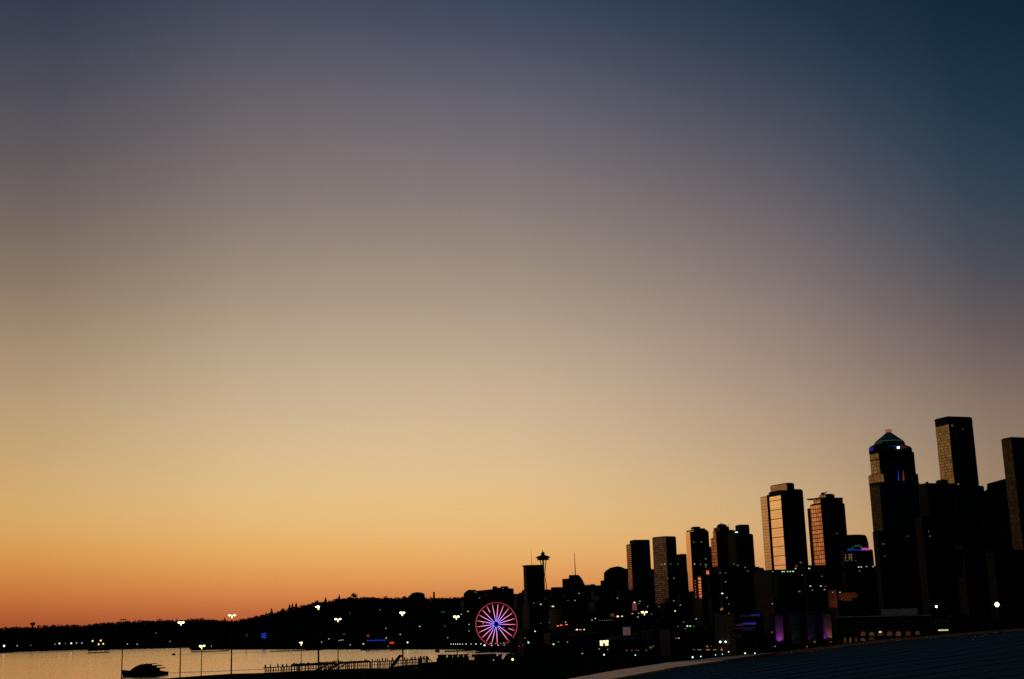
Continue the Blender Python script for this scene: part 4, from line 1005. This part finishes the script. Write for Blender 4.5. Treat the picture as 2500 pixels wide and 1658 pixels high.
# lamp globe at far right and strip
def streetlamp(x, y, D, col, s_, dpx, label, group, name='street_lamp', zb=None):
    top = P(x, y, D); g_ = tz(top) if zb is None else zb
    if top.z - g_ < 1.5: g_ = top.z-6
    t = thing(name, label, 'street lamp', (top.x,top.y,g_), group); r_ = dpx*.5*D/F
    mb = MB(); mb.tube([(top.x,top.y,g_),(top.x,top.y,top.z-r_*.6)],[.14,.08],6); mb.build('pole', M['pole'], t)
    mb = MB(); mb.lathe(top,[(r_*.4,-r_),(r_*.9,-r_*.5),(r_,0),(r_*.8,r_*.6),(r_*.3,r_)],10); mb.build('lamp_head', emit('lamp_%s_%d' % ('%.2f%.2f'%(col[0],col[2]), s_), col, s_), t)
    return t
streetlamp(2434,1476,420,(1,.92,.55),4,10,'biggest and brightest white round lamp alone in the dark at far right',None,zb=3)
streetlamp(2286,1481,600,(.85,.95,1),4,5,'small white lamp left of the biggest round lamp',None,zb=3)
q = P(2303,1538.5,500); t = thing('light_strip','short yellowish strip light low in the dark right of the arched windows','light',(q.x,q.y,3))
mb = MB(); mb.box(q,3.4,.4,.45,R(19)); mb.build('tube',emit('strip_yellow',(.85,.8,.3),.8),t)
mb = MB(); mb.tube([(q.x,q.y,3),(q.x,q.y,q.z-.2)],.2,6); mb.build('post',M['pole'],t)

# signs
def signboard(name,label,x,y,D,w,h,col,s_,post=True):
    q = P(x,y,D); az = math.atan2(q.x,q.y); g_ = tz(q); k = D/F
    t = thing(name,label,'sign',(q.x,q.y,g_)); mb = MB(); mb.box(q,w*k,.5,h*k,az); mb.build('sign_face',emit(name+label[:6],col,s_),t)
    mb = MB(); mb.box(q+Vector((math.sin(az),math.cos(az),0))*.6,w*k+.6,.6,h*k+.6,az); mb.build('backing',M['steel'],t)
    mb = MB(); mb.tube([(q.x,q.y+.6,g_),(q.x,q.y+.6,q.z-h*k/2)],.4,6); mb.build('post',M['pole'],t); return t
signboard('light_strip','long thin blue light strip low on the waterfront left of the wheel',919.5,1563.5,2000,46,2.4,(.03,.06,.95),.35)
signboard('neon_sign','small red oval sign on the waterfront right of the blue strip',956.5,1569.5,1960,10,3.6,(1,.06,.03),.8)
signboard('neon_sign','red round sign above the left end of the blue strip',898.5,1552,2100,5.5,5,(.7,.08,.03),.3)
signboard('neon_sign','dim green sign high on the dark hill left of the wheel',1082,1494,2600,10,4,(.02,.3,.12),.12)
signboard('neon_sign','dull red tall sign with a white lamp over it in the dark city',1549,1481.5,1500,11,17,(.45,.10,.07),.28)
signboard('neon_sign','red striped round sign beside two yellow lamps in the city',1495,1501.5,1600,9,7,(.6,.05,.03),.2)
signboard('neon_sign','tiny dull red sign left of the blue letters on the hillside',602,1551,2500,5,8,(.35,.06,.05),.08)
signboard('wall_mural','dull pinkish brown square wall in the dark city',1530,1541,1150,18,19,(.30,.17,.14),.22)  # square of brick wall, its brightness put in as emission
def letters():
    D = 2400; k = D/F; q = P(644.5,1552,D); az = math.atan2(q.x,q.y); X = Vector((math.cos(az),-math.sin(az),0)); Z = Vector((0,0,1)); g_ = tz(q)
    t = thing('letter_sign','bright blue rooftop letter sign alone on the dark hillside','sign',(q.x,q.y,g_)); bl = emit('blue_letters',(.02,.09,1),.8)
    def bar(mb,x0,z0,x1,z1):
        c = q+X*(x0+x1)/2*k+Z*(z0+z1)/2*k; mb.box(c,abs(x1-x0)*k,.5,abs(z1-z0)*k,az)
    mb = MB(); bar(mb,-5.0,-5.6,-3.6,5.6); mb.build('letter_stroke',bl,t)
    mb = MB(); bar(mb,-1.0,-5.6,.4,5.6)
    for z in (-5.6,-.7,4.2): bar(mb,.43,z,4.9,z+1.4)
    mb.build('letter',bl,t)
    mb = MB(); c = q+Vector((math.sin(az),math.cos(az),0))*1.2-Z*.2; mb.box(c,11*k,.5,13*k,az); mb.build('backing',M['steel'],t)
    mb = MB(); mb.tube([(c.x,c.y,g_),(c.x,c.y,q.z-6*k)],.6,6); mb.build('post',M['pole'],t)
letters()
# bright doorway / lit kiosk
b = Bld('lit_kiosk','glaring white-yellow lit open-fronted kiosk in the dark waterfront right of the wheel',1150,0,1474)
b.outline([(1462,1580),(1462,1563),(1487,1562),(1487,1580)],6,'wall',M['concrete'],D=1151)
for x0,x1,y0,y1 in ((1464.5,1471,1564,1570.6),(1472,1478.5,1563.6,1570.3),(1479.5,1485.5,1563.2,1570),(1465,1472,1571.3,1576.5),(1477.5,1485,1571,1576)):
    b.outline([(x0,y1),(x0,y0),(x1,y0),(x1,y1)],.4,'lit_panel',emit('kiosk_light',(1,.86,.45),1.6),D=1149.5)

# ------------------------------------------------------------------ waterfront lamps and lit windows found along the line of sight
bpy.context.view_layer.update()
dg = bpy.context.evaluated_depsgraph_get()
W_ = (.9,1,.9); WW = (1,.85,.5); YL = (1,.7,.2); CY = (.65,1,.95); GR = (.5,1,.45); RD = (1,.12,.05); OR = (1,.4,.15)
lights = [ # x, y, size, colour, strength
(10,1577,6,WW,5),(42,1576.5,3,W_,2),(75,1575.5,2.2,W_,1),(134,1573,2.6,W_,1.5),(145,1571,4.5,WW,4),(160,1571,2.2,WW,1),(174,1570.5,5,WW,5),(187,1570,3,W_,2.5),(200,1570,3,W_,2.5),(226,1565,5,YL,5),(246,1564,5,YL,5),(241,1573,5,YL,4.5),(252,1572,5,YL,4.5),
(311,1572,3,W_,2.5),(335,1573,3,W_,2),(381,1546,2,W_,.8),(415,1566,2.2,W_,1),(516,1577.5,2.2,W_,1.2),
(785,1567.5,2.6,W_,1.2),(803,1560,3,WW,1.8),(828,1564,2.4,WW,1.2),(833,1563,2.6,WW,1.4),(838,1562.5,2.2,W_,1),(840,1548.5,2.6,GR,.8),(942,1534.5,2.6,WW,1.6),(977,1549.5,2.8,W_,2),(943,1557.5,3,WW,1.8),(887,1572,3.2,W_,2.4),(855,1574.5,2.4,W_,1.4),(995,1568.5,4.5,WW,3),(928,1489,2,WW,.9),(855,1497,2,WW,.5),
(1024.5,1530,4,W_,1.6),(1086,1529,2.4,GR,.6),(1093,1557,2.2,W_,1.3),(1126,1500,2.8,W_,2.2),(1143,1493,2.8,W_,2),(1145,1525,2.8,W_,2),(1145,1540.5,2.4,W_,1.6),(948,1578,2.2,WW,.8),
(1101,1572.7,2.4,W_,2.4),(1107,1572.7,2.4,W_,2.4),(1112,1572.7,2.4,W_,2.4),(1117.5,1572.6,2.4,W_,2.2),(1123,1572.6,2.4,W_,2.2),(1129,1572.5,2.4,W_,2),(1137.5,1572.5,2.8,W_,2.6),(1150,1572.4,2.4,W_,2),(1162,1572.2,3,W_,2.6),(1174,1572,2.8,W_,2.2),(1183,1575.5,5,W_,4.5),
(1198,1571,4,YL,.8),(1201,1576,3,WW,2.6),(1210,1571,2.4,WW,1),(1216,1576,3.2,WW,2.8),(1230,1569.5,4,YL,.7),(1231,1576,2.6,WW,2),(1222,1571,2.4,WW,1),
(1179,1523,2.4,W_,1.2),(1230,1532.5,2.4,WW,.9),(1253,1532.5,2.4,GR,.6),
(1162,1446,2.4,GR,.5),(1171,1460,2.6,GR,.6),(1186,1452.5,2.2,RD,.5),(1228,1437.5,2.2,GR,.5),(1159,1445,2,GR,.4),
(1320,1475.5,3,W_,2),(1303,1473,2,WW,.7),(1350,1480.5,5,WW,1.8),(1346,1481,3,WW,1),(1403.5,1466,2.4,W_,1.2),(1414,1449,2.4,W_,1.3),(1508,1460.3,2.2,W_,.9),(1306,1541.5,3.2,CY,2.6),(1290,1570,4,GR,3),(1289,1567,3,GR,1.6),(1281,1558,2.2,OR,1),(1277,1575,2.2,RD,.7),(1268,1577,2.4,RD,.8),(1351,1573,4.5,GR,2),(1363,1567,2.2,WW,.8),(1385,1567,2.4,WW,1),(1386,1570,2,GR,.5),
(1386.5,1466,1.8,W_,.5),(1320,1522,2.2,OR,.6),(1341.5,1520,2,GR,.7),(1380.5,1519,2.4,WW,1.6),(1454,1510,2.8,W_,1.8),(1446,1514,4,GR,.8),(1416,1538,2,CY,.8),(1484,1586,2.2,WW,1),(1462.5,1584.5,3,WW,.7),
(1464,1514.6,1.8,GR,.5),(1470,1514.6,1.8,GR,.5),(1476,1514.5,1.8,GR,.5),(1482,1514.5,1.8,YL,.5),(1488,1514.3,1.8,GR,.5),(1494,1514.2,1.8,YL,.4),
(1508,1505,5,YL,4),(1518.5,1504.7,3.4,WW,3),(1548.6,1471,3.4,W_,2.8),(1559,1497.5,2.4,W_,1.2),(1543.6,1498,3,WW,1.2),(1557,1506.5,2.6,CY,1.5),(1581,1481,2.4,W_,.8),(1562,1468,4,WW,.4),(1590,1499,2.2,W_,.5),
(1647.5,1492,4.2,YL,3.6),(1645,1467,4,WW,.35),(1661,1477,2.4,W_,.9),(1609,1481,2.6,WW,.7),(1700.5,1511,2.8,GR,1.5),(1669,1519,2.4,GR,1),(1678.5,1528.5,3.4,GR,3),(1685.5,1528.5,3.2,GR,2.6),(1693,1529,2,GR,.6),(1655,1529.5,2,WW,.5),(1673,1535,2,CY,.6),(1657,1558,3.4,OR,2),(1650,1558.5,2.4,WW,.6),
(1764,1449,4,WW,3.6),(1771,1420.5,2.6,WW,.7),(1774.5,1459.5,2.4,W_,1),(1762,1487.6,8,OR,.35),(1764,1485,3,YL,.4),(1779,1475,2.2,WW,.5),(1779,1497,2.2,W_,.6),
(1559,1474,1.8,W_,.4),(1623,1377,3,WW,1),(1616,1378,2.4,WW,.6),(1637,1376.5,2,WW,.5),(1655,1376.5,2.2,GR,.6),(1695.5,1377.5,3,WW,1.2),(1710,1378,2.2,WW,.6),(1723,1364.5,2.6,GR,.7),(1723,1378.5,2.6,WW,.9),(1723,1383.5,2.2,WW,.6),(1693.5,1323.5,2.4,WW,.5),(1712,1323.5,2.4,WW,.5),(1645,1411.5,3,YL,.5),(1631,1412.5,2.4,OR,.4),(1758,1398.5,2.4,WW,.6),(1771,1398.5,2.2,WW,.4),(1792,1376.5,2.4,WW,.5),(1801,1380.5,2.6,WW,.6),(1819,1385.5,2.6,WW,.5),(1825,1394,2.8,GR,.5),
(1909.5,1395.7,3,GR,2.2),(1914,1395.6,3,GR,2),(1922.5,1395.4,3,GR,2),(1929.2,1395.4,3,GR,2),(1936,1395.2,3.4,GR,2.4),(1886,1395.5,2.6,GR,.7),(1942,1388,3,WW,1.6),(1975,1388,4,GR,1.8),(1954.5,1373.5,5,OR,.3),(1944,1381.5,4,OR,.3),(1957.5,1404,2,WW,1),(2006,1407,2,W_,.6),
(1978,1431,3,W_,1.8),(2003.5,1431,3,W_,1.8),(2015,1431,2,W_,.4),(1983,1441,2.6,GR,.6),(2012.5,1439.5,2.6,W_,1),(1951,1444,5,OR,.35),(1886,1474,2.4,GR,.9),(2050,1446,2.8,CY,1),(2033.5,1446,2.4,YL,.8),
(2096,1384.8,2.8,W_,2),(2102.5,1384.4,2.8,(1,.8,1),1.8),(2115,1383.3,3,W_,.7),(2131,1383.2,3.4,W_,.7),(2098,1393.8,2.4,W_,.4),(2042.5,1302.5,1.8,W_,.5),(2156,1328,2,CY,.5),(2159.5,1358.5,1.8,CY,.4),
(2156.5,1328.5,1.6,CY,.4),(2266.5,1298,1.6,WW,.5),(2270,1309,2.6,GR,.4),(2215,1309,2.4,GR,.3),(2339,1182,2.6,YL,1),(2324,1039,3.4,YL,.4),(2350,1048,3,GR,.15),
(1475,1598.5,4,CY,4),(1421.3,1596,3.6,OR,2.6),(1551,1599.5,3.6,CY,2.4),(1251.5,1610,7,YL,4),(1205,1611.5,2.6,WW,1.6),
(1758.5,1567.3,6,W_,4.5),(1771.5,1567,5.5,W_,4.5),(1726,1578.4,4.5,RD,.9),(1736,1578,2.4,RD,.5),(1691,1604.7,4.6,CY,4.2),(1711,1602.8,3.4,CY,3),(1747,1599,3,CY,2.2),(1763.5,1597.2,3,CY,2),(1779,1591.6,3.4,W_,2.6),(1819,1595,4,WW,3.4),(1843,1595,3.4,W_,3),
(1892.5,1578.3,2.8,(.3,.4,1),1.4),(1887,1578.3,2.4,(.1,.1,1),.5),(1970.5,1578.4,2.8,OR,.8),(1885,1543.7,4.5,OR,.35),(1989,1567,7,OR,.18),(2028,1566.5,6,OR,.14),
(1589,1581,6,YL,.22),(1594,1578,4,YL,.18),(1530,1588.3,4,YL,.25),(1542,1588.2,3,YL,.25),(1552,1588,2.4,YL,.25),(1558,1588,2.4,WW,.3),(1578,1587.8,4,YL,.2),
]
for x0,x1 in ((1691,1697),(1703,1713),(1722.5,1734),(1740,1751),(1759,1765)):
    for q_ in (0,): lights.append(((x0+x1)/2,1586.3,(x1-x0),YL,.5))
for x_ in range(1254,1272,4): pass
allow = {}
def root_of(o):
    while o.parent is not None: o = o.parent
    return o
def area(x, y):
    if x < 300 : return 'on the far left shore'
    if x < 860: return 'on the far shore below the wooded hill'
    if x < 1175: return 'along the waterfront left of the wheel'
    if x < 1262: return 'at the foot of the wheel'
    if x < 1500: return 'on the dark waterfront right of the wheel'
    if x < 1860: return 'beyond the near roof edge in the dark city'
    return 'in the dark city below the tall towers'
cn = {W_:'white',WW:'warm white',YL:'yellow',CY:'cool white',GR:'greenish white',RD:'red',OR:'orange'}
nl = 0; recent = []
for x, y, sz, col, s_ in lights:
    s_ *= .65
    if x < 350: s_ *= .5
    d = ray(x, y); hit, loc, nrm, idx, ob, _ = sc.ray_cast(dg, EYE, d, distance=20000)
    colname = cn.get(col, 'blue')
    if not hit: continue
    D = math.hypot(loc.x, loc.y); rt = root_of(ob)
    flat = max(.55, .5*sz)
    isb = ('building' in rt.name or 'tower' in rt.name or 'shed' in rt.name or 'skyscraper' in rt.name or 'warehouse' in rt.name or rt.name.startswith('arena')) and abs(nrm.z) < .5
    wide = sz > 5.5 and y > 1585.5 and y < 1587
    if isb:
        k = D/F; n = Vector((nrm.x, nrm.y, 0)).normalized()
        if n.dot(d) > 0: n = -n
        c = loc + n*.35; az = math.atan2(-n.x, -n.y)
        w = sz*k*.8; h_ = sz*k*(.55 if not wide else .12)
        fac = max(.35, -n.dot(Vector((d.x,d.y,0)).normalized()))
        mb = MB(); mb.box(c, min(w/fac, w*1.6), .4, h_, az); o = mb.build('lit_window', emit('lit_%s_%.2f' % (colname.replace(' ','_'), s_), col, s_), rt)
    else:
        if rt.name in ('ground','water') or rt.get('kind'):
            Dd = D-3 if D < 6000 else 2600
            if y > yh(x)+40: Dd = min(Dd, (H-9-3)*F/(y-yh(x)))
            if x < 1262 and y > 1560 and y < 1580:
                p_ = P(x, y, 2000); a_ = math.atan2(p_.x,p_.y); Dd = lerp_tab(SH, a_)+40
        else: Dd = D-4
        streetlamp(x, y, Dd, col, s_, sz*.75, 'small %s lamp %s' % (colname, area(x, y)), 'small %s lamps %s' % (colname, area(x, y)))
    nl += 1
print('lights placed', nl)

# cars with tail lights on the waterfront street
def car(x, y, D, label, front, tailcol, s_):
    top = P(x, y, D); az = math.atan2(top.x, top.y)+R(25 if front else 10)
    X = Vector((math.cos(az),-math.sin(az),0)); Yv = Vector((math.sin(az),math.cos(az),0)); zb = top.z-.8
    t = thing('parked_car', label, 'car', (top.x,top.y,zb), 'cars on the dark waterfront street')
    c = Vector((top.x,top.y,zb)); prof = [(-2.1,.35),(-2.1,.95),(-1.5,1.05),(-.9,1.5),(.8,1.5),(1.4,1.0),(2.1,.9),(2.1,.35)]
    mb = MB(); mb.extr([c+Yv*px+Vector((0,0,pz))-X*.9+Yv*2.2 for px,pz in prof], X*1.8); mb.build('body', M['hull'], t)
    for s in (-1,1):
        mb = MB(); mb.box(c+X*s*.65+Yv*.04+Vector((0,0,.8)),.75 if not front else .6,.12,.5,az); mb.build('headlight' if front else 'tail_light', emit('car_%s'%('w' if front else 'r'), tailcol, s_), t)
        for w in (.9,3.5):
            q = c+X*s*.8+Yv*w+Vector((0,0,.33)); mb = MB(); mb.tube([q-X*.12,q+X*.12],.33,10); mb.build('wheel', M['steel'], t)
for x,y,fr,lab in ((1362,1528,0,'car with red tail lights, left of the close pair'),(1370,1526.7,0,'car with red tail lights, middle of three'),(1383,1525,0,'car with the brightest red tail lights, rightmost of three'),(1408.5,1537.3,1,'car with white headlights left of a red tail light'),(1417,1537.2,0,'car with red tail lights between two white headlights'),(1425,1537.2,1,'car with white headlights right of a red tail light')):
    hit, loc, nrm, idx, ob, _ = sc.ray_cast(dg, EYE, ray(x,y), distance=9000)
    D = math.hypot(loc.x,loc.y)-6 if hit else 1500
    car(x,y,min(D,1500),lab,fr,(1,.9,.7) if fr else (1,.1,.03),7 if fr else 6)

# ------------------------------------------------------------------ render settings
sc.view_settings.view_transform = 'Standard'; sc.view_settings.look = 'None'; sc.view_settings.exposure = 0; sc.view_settings.gamma = 1
sc.render.dither_intensity = 2.0
sc.cycles.max_bounces = 4; sc.cycles.diffuse_bounces = 2; sc.cycles.glossy_bounces = 3
sc.cycles.light_sampling_threshold = 0.0; sc.cycles.use_adaptive_sampling = False; sc.cycles.use_denoising = False; sc.cycles.sample_clamp_indirect = 0.6
sc.cycles.caustics_reflective = False; sc.cycles.caustics_refractive = False
